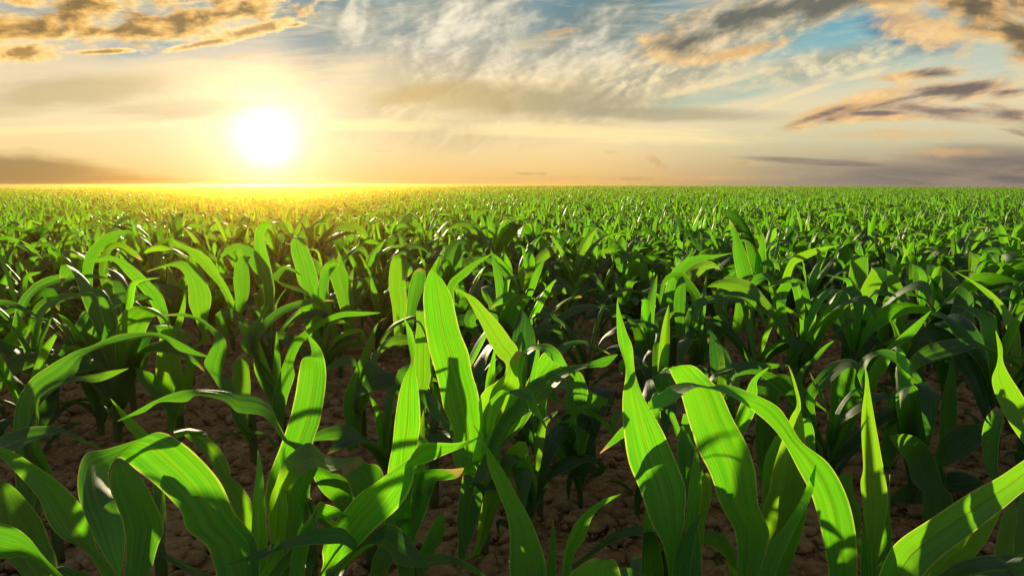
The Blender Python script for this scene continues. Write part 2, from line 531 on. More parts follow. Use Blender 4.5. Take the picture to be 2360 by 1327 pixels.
def link(name, me, parent=None, loc=None):
    o = bpy.data.objects.new(name, me)
    COL.objects.link(o)
    if parent is not None:
        o.parent = parent
    if loc is not None:
        o.location = loc
    return o


def tag(o, label=None, cat=None, group=None, kind=None):
    for k, v in (("label", label), ("category", cat), ("group", group), ("kind", kind)):
        if v:
            o[k] = v


def catmull(P, sub):
    P = np.asarray(P, float)
    n = len(P)
    out = []
    for i in range(n - 1):
        p0 = P[max(i - 1, 0)]
        p1, p2 = P[i], P[i + 1]
        p3 = P[min(i + 2, n - 1)]
        for k in range(sub):
            t = k / sub
            out.append(0.5 * (2 * p1 + (p2 - p0) * t + (2 * p0 - 5 * p1 + 4 * p2 - p3) * t * t + (3 * p1 - p0 - 3 * p2 + p3) * t ** 3))
    out.append(P[-1])
    return np.array(out)


def grid_faces(nr, nc, off=0):
    f = []
    for i in range(nr - 1):
        for j in range(nc - 1):
            a = off + i * nc + j
            f.append((a, a + 1, a + nc + 1, a + nc))
    return f


def loft(L, Rr, rng, fold=0.10, ruffle=0.05, nx=8, v0=0.0):
    """blade between two edge lines, creased along its midrib and wavy along its margins"""
    L, Rr = np.asarray(L), np.asarray(Rr)
    n = len(L)
    C = (L + Rr) / 2
    Wd = Rr - L
    wl = np.linalg.norm(Wd, axis=1)
    Tn = np.gradient(C, axis=0)
    N = np.cross(Wd, Tn)
    N /= np.maximum(np.linalg.norm(N, axis=1)[:, None], 1e-9)
    for i in range(1, n):                       # keep one side of the blade up
        if np.dot(N[i], N[i - 1]) < -0.2:
            N[i] = -N[i]
    seg = np.linalg.norm(np.diff(C, axis=0), axis=1)
    s = np.concatenate([[0], np.cumsum(seg)])
    sn = s / max(s[-1], 1e-6)
    ph = [rng.uniform(0, 6.28) for _ in range(6)]
    f1, f2 = rng.uniform(9, 14), rng.uniform(22, 34)
    verts, uvs = [], []
    env = np.clip(sn * 5, 0, 1) * np.clip((1 - sn) * 4, 0, 1)
    for i in range(n):
        for j in range(nx + 1):
            u = j / nx
            q = 2 * u - 1
            side = 0 if q < 0 else 1
            off = -fold * wl[i] * (1 - abs(q) ** 1.3)
            off += ruffle * wl[i] * env[i] * q * q * (math.sin(f1 * s[i] + ph[side]) + 0.45 * math.sin(f2 * s[i] + ph[2 + side]))
            off += 0.012 * wl[i] * math.sin(q * 9 + ph[4]) * env[i]
            verts.append(L[i] * (1 - u) + Rr[i] * u + N[i] * off)
            uvs.append((u, v0 + (1 - v0) * sn[i]))
    return verts, uvs, grid_faces(n, nx + 1), C - N * (fold * wl)[:, None], wl, sn


def tube(pts, rad, sides=8, squash=1.0):
    pts = np.asarray(pts, float)
    Tn = np.gradient(pts, axis=0)
    Tn /= np.maximum(np.linalg.norm(Tn, axis=1)[:, None], 1e-9)
    verts, faces = [], []
    for i, p in enumerate(pts):
        t = Tn[i]
        a = np.cross(t, (0.31, 0.92, 0.21))
        a /= np.linalg.norm(a)
        b = np.cross(t, a)
        for k in range(sides):
            an = 2 * math.pi * k / sides
            verts.append(p + rad[i] * (a * math.cos(an) + b * math.sin(an) * squash))
    n = len(pts)
    for i in range(n - 1):
        for k in range(sides):
            k2 = (k + 1) % sides
            faces.append((i * sides + k, i * sides + k2, (i + 1) * sides + k2, (i + 1) * sides + k))
    faces.append(tuple(range(sides))[::-1])
    faces.append(tuple((n - 1) * sides + k for k in range(sides)))
    return verts, faces


# ------------------------------------------------------------------ ground
def ground_z(x, y):
    z = -5.5e-5 * x * x * min(1.0, max(0.0, y) / 40.0)
    t = min(1.0, max(0.0, (y - 25.0) / 85.0))
    z += 0.27 * t * t * (3 - 2 * t)
    if y > 112:
        z -= (y - 112) ** 2 * 0.0016
    return z


def graded(a, b, fine, grow, lim):
    out, x, st = [a], a, fine
    while x < lim:
        if x >= b:
            st *= grow
        x += st
        out.append(min(x, lim))
    return out


def build_ground():
    xs = graded(0.0, 2.6, 0.02, 1.16, 420.0)
    xs = [-v for v in xs[:0:-1]] + xs
    ys = graded(0.75, 4.4, 0.018, 1.13, 134.0)
    back, y, st = [], 0.75, 0.1
    while y > -38:
        st *= 1.5
        y -= st
        back.append(y)
    ys = back[::-1] + ys
    verts = []
    for y in ys:
        for x in xs:
            z = ground_z(x, y)
            near = max(0.0, min(1.0, (9.0 - math.hypot(x, y)) / 4.0))
            if near > 0:
                p = Vector((x, y, 0))
                z += near * (0.014 * mnoise.noise(p * 4.0) + 0.018 * mnoise.noise(p * 13.0) + 0.012 * mnoise.noise(p * 31.0)
                             - 0.010 * abs(mnoise.noise(p * 22.0)))
            verts.append((x, y, z))
    me = mesh_from("ground", verts, grid_faces(len(ys), len(xs)), M_SOIL)
    o = link("ground", me)
    tag(o, "bare brown crumbly soil of the corn field", "ground", kind="structure")


build_ground()


def build_clods():
    rng = random.Random(5)
    import bmesh
    protos = []
    for sub in (1, 2, 3):
        for k in range(7):
            bm = bmesh.new()
            bmesh.ops.create_icosphere(bm, subdivisions=sub, radius=1.0)
            sd = Vector((rng.uniform(-50, 50),) * 3)
            for v in bm.verts:
                n = v.co.normalized()
                d = 1 + 0.42 * mnoise.noise(n * 1.3 + sd) + 0.20 * mnoise.noise(n * 3.1 + sd) + 0.09 * mnoise.noise(n * 7 + sd)
                v.co = Vector((n.x * d * 1.1, n.y * d, n.z * d * 0.72))
            protos.append((sub, np.array([v.co[:] for v in bm.verts]), [tuple(q.index for q in f.verts) for f in bm.faces]))
            bm.free()
    V, Fc, off = [], [], 0
    # d range, count, half width factor
    for (d0, d1, cnt, sub, smax) in ((1.1, 2.1, 9000, 2, 0.024), (2.1, 3.6, 13000, 1, 0.027), (3.6, 6.5, 9000, 1, 0.032)):
        for _ in range(cnt):
            y = math.sqrt(rng.uniform(d0 * d0, d1 * d1))
            x = rng.uniform(-1, 1) * (0.82 * y + 0.2)
            s = 0.003 + (smax * 1.15 - 0.003) * rng.random() ** 5.5
            pr = rng.choice([q for q in protos if q[0] == (3 if (s > 0.014 and y < 2.5) else sub)])
            rot = np.array(Matrix.Rotation(rng.uniform(0, 6.28), 3, 'Z') @ Matrix.Rotation(rng.uniform(-.5, .5), 3, 'X'))
            z = ground_z(x, y) + s * 0.18 + 0.004 * rng.uniform(-1, 1)
            V.append(pr[1] @ rot.T * s + np.array((x, y, z)))
            Fc.extend([tuple(i + off for i in f) for f in pr[2]])
            off += len(pr[1])
    me = mesh_from("soil_clods", np.concatenate(V), Fc, M_CLOD)
    tag(link("soil_clods", me), "countless small brown clods and crumbs scattered over the soil", "soil clods", kind="stuff")

    V, Fc, off = [], [], 0
    for _ in range(1500):
        y = math.sqrt(rng.uniform(1.1, 36.0))
        x = rng.uniform(-1, 1) * 0.8 * y
        a, ln = rng.uniform(0, 6.28), rng.uniform(0.015, 0.075)
        r = rng.uniform(0.0007, 0.0016) * (1 + 0.1 * y)
        t = Vector((math.cos(a), math.sin(a), rng.uniform(-0.12, 0.25)))
        b = Vector((-t.y, t.x, 0)) * rng.uniform(-0.2, 0.2)
        p0 = Vector((x, y, 0.010 + rng.uniform(0, 0.010)))
        v, f = tube([p0, p0 + t * ln * 0.5 + b * ln, p0 + t * ln], [r, r, r * 0.7], 5, 0.6)
        V.extend(v)
        Fc.extend([tuple(i + off for i in q) for q in f])
        off += len(v)
    tag(link("straw_litter", mesh_from("straw_litter", V, Fc, M_STRAW)), "pale straw bits littered between the corn rows", "straw", kind="stuff")

    V, Fc, off = [], [], 0
    for _ in range(130):
        y = math.sqrt(rng.uniform(1.6, 40.0))
        x = rng.uniform(-1, 1) * 0.8 * y
        for b in range(rng.randint(2, 5)):
            a, ln, w = rng.uniform(0, 6.28), rng.uniform(0.04, 0.13), rng.uniform(0.002, 0.005)
            d = np.array((math.cos(a), math.sin(a), 0))
            sd = np.array((-d[1], d[0], 0)) * w
            pts = []
            for k in range(6):
                s = k / 5
                c = np.array((x, y, 0.004)) + d * ln * 0.6 * s ** 1.2 + np.array((0, 0, ln * (s - 0.55 * s ** 2.4)))
                ww = 1 - s ** 2
                pts += [c - sd * ww, c + np.array((0, 0, -0.3 * w)) * ww, c + sd * ww]
            V.extend(pts)
            Fc.extend(grid_faces(6, 3, off))
            off += 18
    tag(link("grass_weeds", mesh_from("grass_weeds", V, Fc, M_WEED)), "thin grassy weeds sprouting from the soil", "weeds", kind="stuff")


build_clods()


# ------------------------------------------------------------------ corn plants by growth rule
def blade(rng, base, az, length, width, th0, droop, twist, swirl, nseg, nx, fold=0.22, ruffle=0.06, pw=1.5, kink=0.0, kpos=0.7):
    L, Q = [], []
    p = np.array(base, float)
    ds = length / nseg
    for i in range(nseg + 1):
        s = i / nseg
        th = th0 + droop * s ** pw + (kink * min(1.0, max(0.0, (s - kpos) / 0.10)))
        a = az + swirl * s
        t = np.array((math.sin(th) * math.cos(a), math.sin(th) * math.sin(a), math.cos(th)))
        side = np.array((-math.sin(a), math.cos(a), 0.0))
        nrm = np.cross(t, side)
        tw = twist * s ** 1.3
        wv = side * math.cos(tw) + nrm * math.sin(tw)
        if s < 0.42:
            w = 0.50 + 0.50 * math.sin(math.pi / 2 * s / 0.42)
        else:
            w = max(0.0, 1 - ((s - 0.42) / 0.58) ** 2.1) ** 0.9
        w = max(w, 0.012) * width / 2
        L.append(p - wv * w)
        Q.append(p + wv * w)
        p = p + t * ds
    v, uv, f, *_ = loft(L, Q, rng, fold, ruffle, nx)
    return v, uv, f


def grow(seed, low=False, slim=1.0, sag=0.0):
    """list of (part name, verts, uvs, faces) of one young corn plant about 0.6 m tall"""
    rng = random.Random(seed)
    parts = []
    nseg, nx = (9, 2) if low else (20, 6)
    sides = 5 if low else 10
    hs = rng.uniform(0.21, 0.30)
    lean = rng.uniform(-0.05, 0.05), rng.uniform(-0.05, 0.05)
    pts, rad = [], []
    for k in range(7):
        s = k / 6
        pts.append((lean[0] * s * s, lean[1] * s * s, -0.02 + (hs + 0.02) * s))
        rad.append((0.0105 + 0.006 * math.sin(math.pi * min(1, s * 0.9))) * (1 if s < 0.95 else 0.8))
    v, f = tube(pts, rad, sides, 0.78)
    parts.append(("stalk", v, [(0.3, 0.1)] * len(v), f, 0.5))
    plane = rng.uniform(0, math.pi)
    n = rng.randint(7, 9)
    for k in range(n):
        q = k / (n - 1)
        az = plane + (k % 2) * math.pi + rng.uniform(-0.45, 0.45)
        zz = hs * (0.22 + 0.78 * min(1, q * 1.25))
        base = (lean[0] * (zz / hs) ** 2 + 0.008 * math.cos(az), lean[1] * (zz / hs) ** 2 + 0.008 * math.sin(az), zz)
        if q < 0.25:          # short low leaves bending to the ground
            ln, wd, th0, dr = rng.uniform(0.18, 0.30), rng.uniform(0.022, 0.036), R(rng.uniform(28, 42)), R(rng.uniform(60, 115))
        elif q < 0.80:        # the long arching ones
            ln, wd, th0, dr = rng.uniform(0.40, 0.62), rng.uniform(0.076, 0.108), R(rng.uniform(8, 30)) + sag * 0.4, R(rng.uniform(50, 155)) + sag
        else:                 # the young ones standing in the whorl
            ln, wd, th0, dr = rng.uniform(0.26, 0.44), rng.uniform(0.036, 0.070), R(rng.uniform(3, 12)), R(rng.uniform(5, 55))
        v, uv, f = blade(rng, base, az, ln, wd * slim, th0, dr, rng.uniform(-1.3, 1.3), rng.uniform(-0.6, 0.6), nseg, nx,
                         rng.uniform(0.07, 0.20) if q < 0.8 else 0.30, rng.uniform(0.07, 0.19), rng.uniform(1.3, 2.6),
                         R(rng.uniform(45, 105)) if rng.random() < 0.45 else 0.0, rng.uniform(0.5, 0.82))
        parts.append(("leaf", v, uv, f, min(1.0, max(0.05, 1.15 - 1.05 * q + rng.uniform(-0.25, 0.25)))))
    return parts


N_VAR = 20
VARIANTS, V_TOP = [], []
for k in range(N_VAR):
    _g = grow(100 + k, False, 1.0, R(10))
    V_TOP.append(max(q[2] for part in _g for q in part[1]))
    VARIANTS.append([(nm, mesh_from("corn_" + nm, v, f, M_STALK if nm == "stalk" else M_LEAF, uv, age_shade=ag)) for nm, v, uv, f, ag in _g])


def plant(loc, var, rz, sc, label, group):
    r = bpy.data.objects.new("corn_plant", None)
    COL.objects.link(r)
    r.empty_display_size = 0.1
    r.location = loc
    r.rotation_euler = (0, 0, rz)
    r.scale = (sc, sc, sc)
    tag(r, label, "corn plant", group)
    for nm, me in VARIANTS[var]:
        link(nm, me, r)
    return r


# ------------------------------------------------------------------ the large plants of the front rows
# windows on the photograph in which the leaf edges were measured: x0, y0, scale
ZOOM = {1: (0, 727, 2.2117), 2: (300, 727, 2.2117), 3: (580, 927, 3.3175), 4: (880, 580, 2.969), 5: (1000, 927, 3.3175),
        6: (1380, 680, 2.051), 7: (1720, 780, 2.426), 8: (1960, 680, 2.051), 9: (600, 580, 1.776), 10: (0, 400, 2.6222), 11: (1400, 400, 2.4583)}


def z(k, *st):
    return [(k,) + s for s in st]


# plant: (label, [(distance, stations base to tip: left x, y, right x, y, [depth shift, depth tilt])])
HERO = [
 ("dark shaded corn plant at the left frame edge in front of the arching one", [
  (1.00, z(1, (200,1450,300,1400),(100,1330,280,1250),(0,1200,240,1150),(-40,1080,205,1040),(-60,950,140,945),(-60,860,60,865),(-80,800,-40,820)), 0.14),
  (0.93, z(1, (400,1400,330,1420),(240,1240,250,1300),(150,1130,130,1225),(60,1070,20,1235),(-60,1050,-80,1200),(-180,1060,-185,1100)), 0.03),
  (1.00, z(1, (160,1500,260,1500),(285,1290,280,1330),(400,1300,400,1335),(480,1325,480,1327))),
 ]),
 ("corn plant whose very long leaf bows across the bare soil patch beside the folded flap", [
  (1.45, z(1, (120,1250,170,1250),(100,1100,165,1100),(80,950,230,950),(72,800,268,815),(68,680,215,690),(66,560,182,570),(85,450,185,430),(150,340,250,370),(250,262,385,300),
          (370,190,425,212),(470,155,520,155),(600,100,640,135),(740,85,760,110),(830,95,845,125),(920,135,905,175),(1000,180,985,200),(1086,216,1085,217)), -0.05),
  (1.42, z(1, (120,700,180,700),(165,500,200,540),(190,400,196,440),(260,345,250,395),(370,312,365,337),(470,300,480,340),(560,282,560,318),(657,268,656,270)), -0.04),
  (1.30, z(1, (-60,1100,40,1100),(-150,900,-60,900),(-130,720,-60,800),(-40,640,-20,720),(100,575,90,682),(260,562,180,640),(350,590,310,603),(440,637,410,640),(532,682,531,684)), -0.07),
 ]),
 ("corn plant with the broad lit leaf folding over into a hanging grey-green flap", [
  (1.13, z(1, (1100,1420,1290,1400),(1064,1200,1319,1180),(954,1095,1254,1075),(914,990,1194,1000),(804,870,1124,850),(700,790,1034,740),(640,740,934,650),
          (600,725,815,592,-0.01,0.06),(572,750,690,635,-0.04,0.06),(556,800,540,680,-0.08,0.02),(556,850,440,700,-0.13,0),(570,910,398,800,-0.17),(605,990,402,930,-0.20),(635,1085,450,1060,-0.22),
          (636,1200,510,1190,-0.235),(620,1300,590,1305,-0.24),(610,1345,606,1345,-0.24))),
  (1.24, z(1, (620,1420,730,1420),(635,1300,770,1300),(640,1180,802,1180),(630,1080,836,1080),(590,960,796,960),(560,860,735,850),(570,780,660,762),(600,735,618,732))),
  (1.22, z(1, (560,1420,640,1400),(500,1290,570,1280),(420,1190,497,1190),(310,1130,470,1080),(245,1050,400,945),(200,940,300,845),(120,840,185,765),(0,722,60,690),(-90,660,-60,650))),
  (1.32, z(2, (560,1300,640,1300),(545,1100,625,1085),(530,1000,622,960),(490,900,560,860),(440,800,518,825),(370,700,500,750),(310,640,450,670),(262,600,400,620),(225,585,378,588,0,0.05),(225,600,325,592,-0.05,0.05),(240,625,262,615,-0.06))),
  (1.45, z(1, (780,900,840,900),(760,720,850,690),(690,620,770,613),(640,560,700,548),(608,500,632,490),(563,423,566,424))),
 ]),
 ("corn plant with an upright pale-tipped lit leaf and a grey leaf curling in front", [
  (1.36, z(2, (740,1330,860,1330),(720,1120,880,1120),(695,1020,910,1000),(688,920,920,880),(705,820,920,780),(760,680,936,640),(815,520,968,540),(845,390,992,400),(862,280,999,300),(878,220,990,220,-0.02,0.03),(925,195,968,165,0,0.02),(905,110,925,112),(886,77,888,77))),
  (1.22, z(3, (150,1330,260,1330),(140,1060,247,1060),(130,850,277,850),(145,720,266,700),(190,600,278,655),(245,460,350,590,-0.02,-0.05),(325,378,430,515,-0.03,-0.08),(440,310,510,490,-0.03,-0.10),(540,390,605,520,-0.02,-0.10),(650,425,695,500,0,-0.08),(770,420,755,455,0.02,-0.03),(826,412,825,414,0.03))),
  (1.30, z(2, (900,900,850,920),(960,760,900,800),(892,662,847,692),(800,632,785,642),(765,560,740,577),(722,463,682,517),(645,412,610,500),(565,405,545,492),(480,385,480,437),(360,377,345,406),(250,385,280,439),(130,430,150,442),(20,490,70,492),(-64,535,-63,538)), -0.05),
  (1.15, z(2, (600,1380,700,1380),(610,1230,700,1230),(618,1100,698,1100),(625,960,688,960),(640,820,676,800),(650,686,654,686))),
  (1.08, z(3, (800,1060,800,1150),(700,960,700,1080),(560,955,560,1078),(400,995,400,1085),(220,1060,220,1130),(50,1130,60,1200),(-80,1190,-80,1225),(-209,1240,-208,1243)), -0.04),
  (1.10, z(3, (280,1500,410,1500),(290,1327,402,1300),(310,1150,432,1130),(370,980,472,980),(440,880,502,880),(506,790,517,797))),
  (1.12, z(3, (490,1000,460,900),(500,890,512,768),(580,885,570,780),(650,870,655,808),(720,870,712,855),(810,909,811,909))),
  (1.07, z(3, (60,1400,120,1400),(75,1300,140,1290),(135,1190,205,1165),(206,1012,210,1012))),
 ]),
 ("corn plant with a lit blade slanting up across others to a thin twisted tip", [
  (1.12, z(3, (440,1500,640,1420),(540,1260,720,1200),(542,1120,860,1050),(620,950,980,935),(742,790,1120,810),(835,692,1197,700),(970,600,1238,590,0,0.02),(1095,503,1246,500,0,0.05),(1200,430,1310,472,0,0.06),(1295,318,1370,452,0,0.05),(1420,307,1480,398),(1570,308,1600,348),(1720,268,1712,292),(1838,180,1838,183))),
  (1.05, z(3, (480,1480,560,1500),(560,1330,620,1345),(690,1200,760,1190),(860,1060,880,1092),(1000,930,1000,1105),(1120,950,1080,1180),(1210,1030,1150,1245),(1300,1158,1300,1255),(1440,1150,1450,1237),(1560,1180,1580,1245),(1700,1250,1690,1300),(1800,1330,1798,1336)), -0.11),
  (1.42, z(3, (730,980,760,980),(720,900,762,900),(640,780,772,770),(540,690,762,660),(480,590,712,580),(460,520,620,518),(500,480,522,478))),
  (1.34, z(3, (830,1000,940,960),(800,880,960,800),(775,740,1015,600),(735,615,972,485),(690,530,880,462),(705,470,826,413))),
 ]),
 ("corn plant with a torn-ended folded leaf behind the slanting lit blade", [
  (1.28, z(3, (1130,1330,1240,1330),(1090,1130,1240,1080),(1010,920,1310,900),(1100,780,1372,720),(1195,640,1400,612,0,0.04),(1240,530,1425,592,0,0.06),(1400,508,1490,590,0,0.05),(1520,508,1560,578,0,0.03),(1624,498,1600,560))),
  (1.25, z(4, (30,1700,200,1700),(40,1505,235,1505),(72,1327,242,1327),(87,1180,264,1180),(111,1010,258,1010),(143,890,241,880),(190,785,226,790),(200,735,224,725,0,0.02),(180,620,230,640,0,0.02),(170,540,205,540),(152,460,166,470),(145,418,149,418))),
  (1.27, z(4, (220,1550,290,1550),(235,1400,292,1400),(250,1250,292,1250),(268,1150,291,1150),(283,1082,286,1082))),
  (1.30, z(3, (860,1480,960,1480),(900,1330,1020,1330),(930,1180,1080,1200),(990,1090,1100,1120),(1040,1060,1060,1065))),
  (1.36, z(3, (1240,1250,1330,1300),(1290,1130,1400,1140),(1340,1010,1470,1010),(1400,900,1480,920),(1445,848,1470,862))),
 ]),
 ("tallest corn plant of the front row, with the widest upright sunlit blade", [
  (1.42, z(4, (530,1500,650,1500),(480,1380,690,1380),(490,1230,682,1230),(425,1080,674,1100),(398,950,657,970),(368,830,617,830),(325,680,592,690),(300,540,537,550),(287,400,503,410),(284,290,475,300),(308,175,418,195),(345,105,372,130,0,0.02),(372,60,384,68),(408,28,410,29))),
  (1.52, z(4, (640,1400,740,1400),(700,1250,800,1250),(780,1000,905,960),(850,790,932,690),(790,710,882,600),(730,610,812,500),(675,490,722,400),(610,370,642,318),(550,285,562,276),(445,234,447,234))),
  (1.44, z(4, (640,1250,760,1250),(690,1050,790,1050),(708,930,770,915),(720,840,774,820),(750,730,777,710),(780,621,782,621))),
  (1.40, z(4, (620,1420,740,1420),(670,1200,760,1200),(666,1020,830,1040),(720,935,862,975),(775,900,942,945,0,0.04),(850,830,928,830,0,0.04),(880,740,938,740,0,0.03),(920,680,968,684))),
  (1.46, z(4, (760,1250,850,1250),(830,1100,930,1100),(885,950,962,930),(912,830,957,850),(935,730,978,730,-.02),(1000,650,1010,697,-.03,-0.04),(1070,631,1060,670,-.04,-0.04),(1150,635,1110,687,-.05,-0.04),(1215,685,1170,747,-.06,-0.02),(1265,770,1240,792,-.06),(1340,890,1338,892,-.07))),
  (1.36, z(4, (600,1600,720,1600),(660,1480,790,1480),(725,1330,830,1310),(805,1150,900,1180),(900,1040,1010,1095),(1000,905,1110,1010),(1090,850,1190,920),(1210,790,1260,855),(1370,770,1350,808),(1450,745,1450,792),(1540,715,1540,780),(1615,700,1616,703)), -0.09),
  (1.31, z(4, (700,1080,720,1110),(800,955,810,985),(870,952,870,974,0,-0.03),(950,935,940,992,0,-0.04),(1010,945,985,1017,-.02,-0.03),(1052,1020,1015,1087,-.03),(1090,1110,1075,1142,-.03),(1152,1255,1151,1256,-.03))),
  (1.46, z(4, (900,1150,980,1150),(950,1000,1032,960),(1000,890,1056,840),(1035,770,1078,720),(1069,604,1072,604))),
  (1.55, z(4, (860,1200,960,1200),(950,1000,1080,1000),(1000,880,1150,850),(1060,770,1222,780),(1110,690,1232,755),(1200,688,1242,740))),
  (1.40, z(5, (200,1200,240,1200),(185,1050,300,1020),(172,900,350,850),(200,700,370,690),(215,590,330,600),(225,530,250,530))),
  (1.46, z(5, (290,1200,330,1200),(330,1040,410,1030),(345,900,460,880),(400,650,560,640),(480,470,640,470),(560,370,720,380),(640,300,700,300))),
 ]),
 ("low corn plant with one long narrow blade leaning left and a small spear beside it", [
  (1.14, z(5, (640,1600,840,1600),(600,1460,860,1460),(575,1250,858,1255),(582,1060,816,1090),(560,870,736,890),(488,680,640,720),(420,500,532,520),(392,370,430,370),(340,240,352,240),(300,172,304,172))),
  (1.15, z(5, (850,1500,932,1500),(860,1260,932,1240),(885,1080,933,1080),(909,888,913,888))),
  (1.20, z(5, (950,1480,1060,1480),(978,1300,1052,1270),(1000,1150,1082,1150),(1030,1030,1155,1040),(1090,910,1190,930),(1180,820,1222,860),(1290,745,1290,792),(1438,694,1438,697))),
 ]),
 ("low corn plant showing only a blunt broad leaf between two taller ones", [
  (1.02, z(5, (1150,1500,1480,1500),(1040,1330,1432,1330),(1120,1248,1405,1240),(1220,1187,1372,1193),(1290,1206,1335,1194))),
  (1.06, z(5, (1480,1480,1640,1480),(1440,1330,1640,1345),(1425,1270,1580,1300),(1470,1258,1500,1262))),
 ]),
 ("corn plant with the bright twisted sunlit leaf narrowing to a tall thread tip", [
  (1.25, z(6, (350,1560,420,1540),(340,1400,420,1380),(310,1200,392,1180),(250,1080,407,1060),(195,920,413,920),(142,790,377,810),(118,640,312,660),(112,490,257,562),(126,380,206,465,0,0.03),(122,320,172,365,0,0.04),(92,220,159,245),(85,130,130,170),(84,50,96,60),(90,11,92,11))),
  (1.38, z(6, (280,520,290,600),(200,560,210,640),(110,625,120,672),(60,680,75,702),(5,745,7,748))),
  (1.28, z(6, (390,1400,470,1360),(400,1250,480,1200),(410,1080,472,1060),(425,920,487,920),(445,780,477,800),(459,713,464,713))),
  (1.32, z(6, (380,1450,470,1400),(390,1350,482,1300),(440,1150,502,1080),(475,950,532,960),(485,860,527,850),(515,838,521,840))),
  (1.22, z(6, (350,1480,420,1480),(345,1330,430,1300),(370,1190,460,1140),(430,1090,480,1050),(470,1040,482,1035))),
  (1.34, z(6, (200,1500,310,1480),(200,1330,310,1330),(203,1220,292,1200),(210,1090,252,1080),(226,975,232,975))),
  (1.34, z(5, (1760,1050,1760,1100),(1700,960,1700,1015),(1600,945,1600,1012),(1450,960,1440,1037),(1340,1013,1310,1102),(1200,1133,1200,1177),(1050,1250,1042,1292)), -0.05),
 ]),
 ("corn plant with a long flat lit blade folded near its curled pale tip", [
  (1.25, z(6, (640,1580,740,1580),(632,1450,750,1450),(655,1300,765,1300),(642,1120,807,1130),(575,990,757,1000),(530,850,742,840),(465,720,702,710),(420,580,632,580),(385,460,577,460),(345,380,510,385,0,0.03),(328,345,450,335,-0.01,0.04),(310,345,385,332,-0.02,0.02),(290,368,330,345,-0.03))),
  (1.56, z(6, (600,900,680,900),(620,780,682,780),(638,620,687,665),(660,540,737,560),(690,470,750,460),(730,390,752,400),(821,328,823,330))),
  (1.50, z(6, (420,1000,490,1000),(400,900,482,930),(372,800,452,800),(372,700,457,700),(400,560,442,560))),
  (1.38, z(6, (690,1420,640,1430),(662,1320,620,1332),(645,1220,600,1245),(590,1130,545,1192),(500,1108,494,1167))),
  (1.60, z(6, (440,760,470,760),(380,700,410,690),(345,600,378,610),(300,535,340,540),(262,545,275,550))),
 ]),
 ("corn plant with one big leaf arching from the bottom leftwards over the flat lit blade", [
  (1.16, z(7, (470,1620,600,1620),(440,1500,622,1500),(462,1327,620,1300),(425,1110,612,1090),(370,890,562,880),(290,730,462,700),(210,580,312,580),(130,480,237,460),(20,390,150,362))
       + z(6, (640,485,620,427,0,0.04),(540,444,520,432,0,0.04),(462,435,420,413,0,0.05),(402,467,340,430,0,0.05),(330,520,280,470,0.01,0.03),(240,541,231,508,0.02))),
 ]),
 ("corn plant standing as one stiff pointed spear beside the big arching leaf", [
  (1.27, z(7, (690,1600,740,1600),(690,1450,740,1450),(702,1280,732,1280),(672,1110,767,1080),(652,950,792,930),(637,810,782,780),(652,720,769,730),(644,560,739,570),(645,420,714,430),(662,280,691,290),(664,200,681,215),(660,146,663,146))),
  (1.29, z(7, (660,1600,740,1600),(640,1450,735,1450),(638,1250,722,1290),(650,1080,682,1130),(655,985,660,985))),
  (1.30, z(7, (700,1600,790,1580),(720,1450,802,1450),(725,1290,807,1200),(765,1080,813,1090),(788,900,802,950),(800,758,804,758))),
  (1.45, z(7, (620,1200,660,1200),(580,1090,640,1140),(565,960,640,960),(530,830,600,880),(515,770,592,775),(560,752,580,754))),
 ]),
 ("corn plant with a rolled pointed leaf before a broad thread-tipped one", [
  (1.38, z(7, (120,1480,180,1480),(100,1330,210,1330),(110,1150,212,1130),(90,970,292,1000),(130,850,337,850),(155,720,337,730),(200,570,332,590),(247,440,322,480),(282,370,307,400),(266,270,300,330),(246,190,264,210),(234,152,237,152))),
  (1.48, z(7, (90,1150,160,1150),(80,1000,152,1000),(88,880,142,850),(95,700,202,700),(148,570,217,560),(190,528,212,528))),
  (1.16, z(7, (20,1620,110,1620),(10,1480,130,1450),(68,1320,165,1300),(130,1150,245,1120),(210,1050,322,970),(308,890,372,860),(350,790,384,780),(388,703,391,704))),
  (1.32, z(7, (110,1600,180,1600),(120,1450,210,1420),(150,1300,242,1280),(200,1150,302,1120),(275,1000,337,980),(308,900,337,900))),
  (1.52, z(7, (330,850,400,850),(340,720,392,700),(330,600,387,610),(317,500,380,520),(318,445,357,450),(358,472,369,468))),
 ]),
 ("corn plant in the bottom corner with a huge blade sweeping up to the right", [
  (1.06, z(8, (40,1660,200,1660),(60,1560,270,1560),(115,1370,320,1380),(200,1185,390,1270),(380,1055,570,1130),(560,935,690,1035),(700,860,790,950),(820,780,865,890),(950,700,985,780),(1080,640,1081,643))),
  (1.20, z(8, (280,1560,400,1560),(300,1420,470,1420),(345,1310,560,1270),(480,1190,640,1170),(600,1080,700,1050),(690,1000,722,990))),
  (1.30, z(8, (680,1480,790,1480),(680,1350,802,1350),(680,1220,770,1200),(715,1050,790,1030),(745,970,770,960))),
  (1.32, z(8, (760,1480,900,1480),(770,1300,900,1300),(770,1130,880,1100),(800,960,880,930),(850,860,870,860))),
  (0.98, z(8, (300,1500,400,1560),(400,1340,480,1420),(560,1248,600,1340),(780,1222,800,1340),(930,1240,930,1330),(1050,1330,1045,1350)), -0.1),
  (0.96, z(8, (560,1520,640,1600),(650,1330,740,1400),(740,1255,850,1340),(850,1210,940,1300),(960,1230,980,1290),(1060,1300,1060,1310)), -0.1),
 ]),
 ("corn plant with matte grey-green rounded leaves drooping over the shaded soil on the right", [
  (1.62, z(8, (420,1300,460,1300),(370,1180,470,1150),(342,1060,490,970),(345,940,442,900),(292,880,422,840),(267,790,387,745),(232,740,332,682,-0.03,0.03),(197,690,262,656,-0.06,0.03),(184,667,190,663,-0.08)), 0.02),
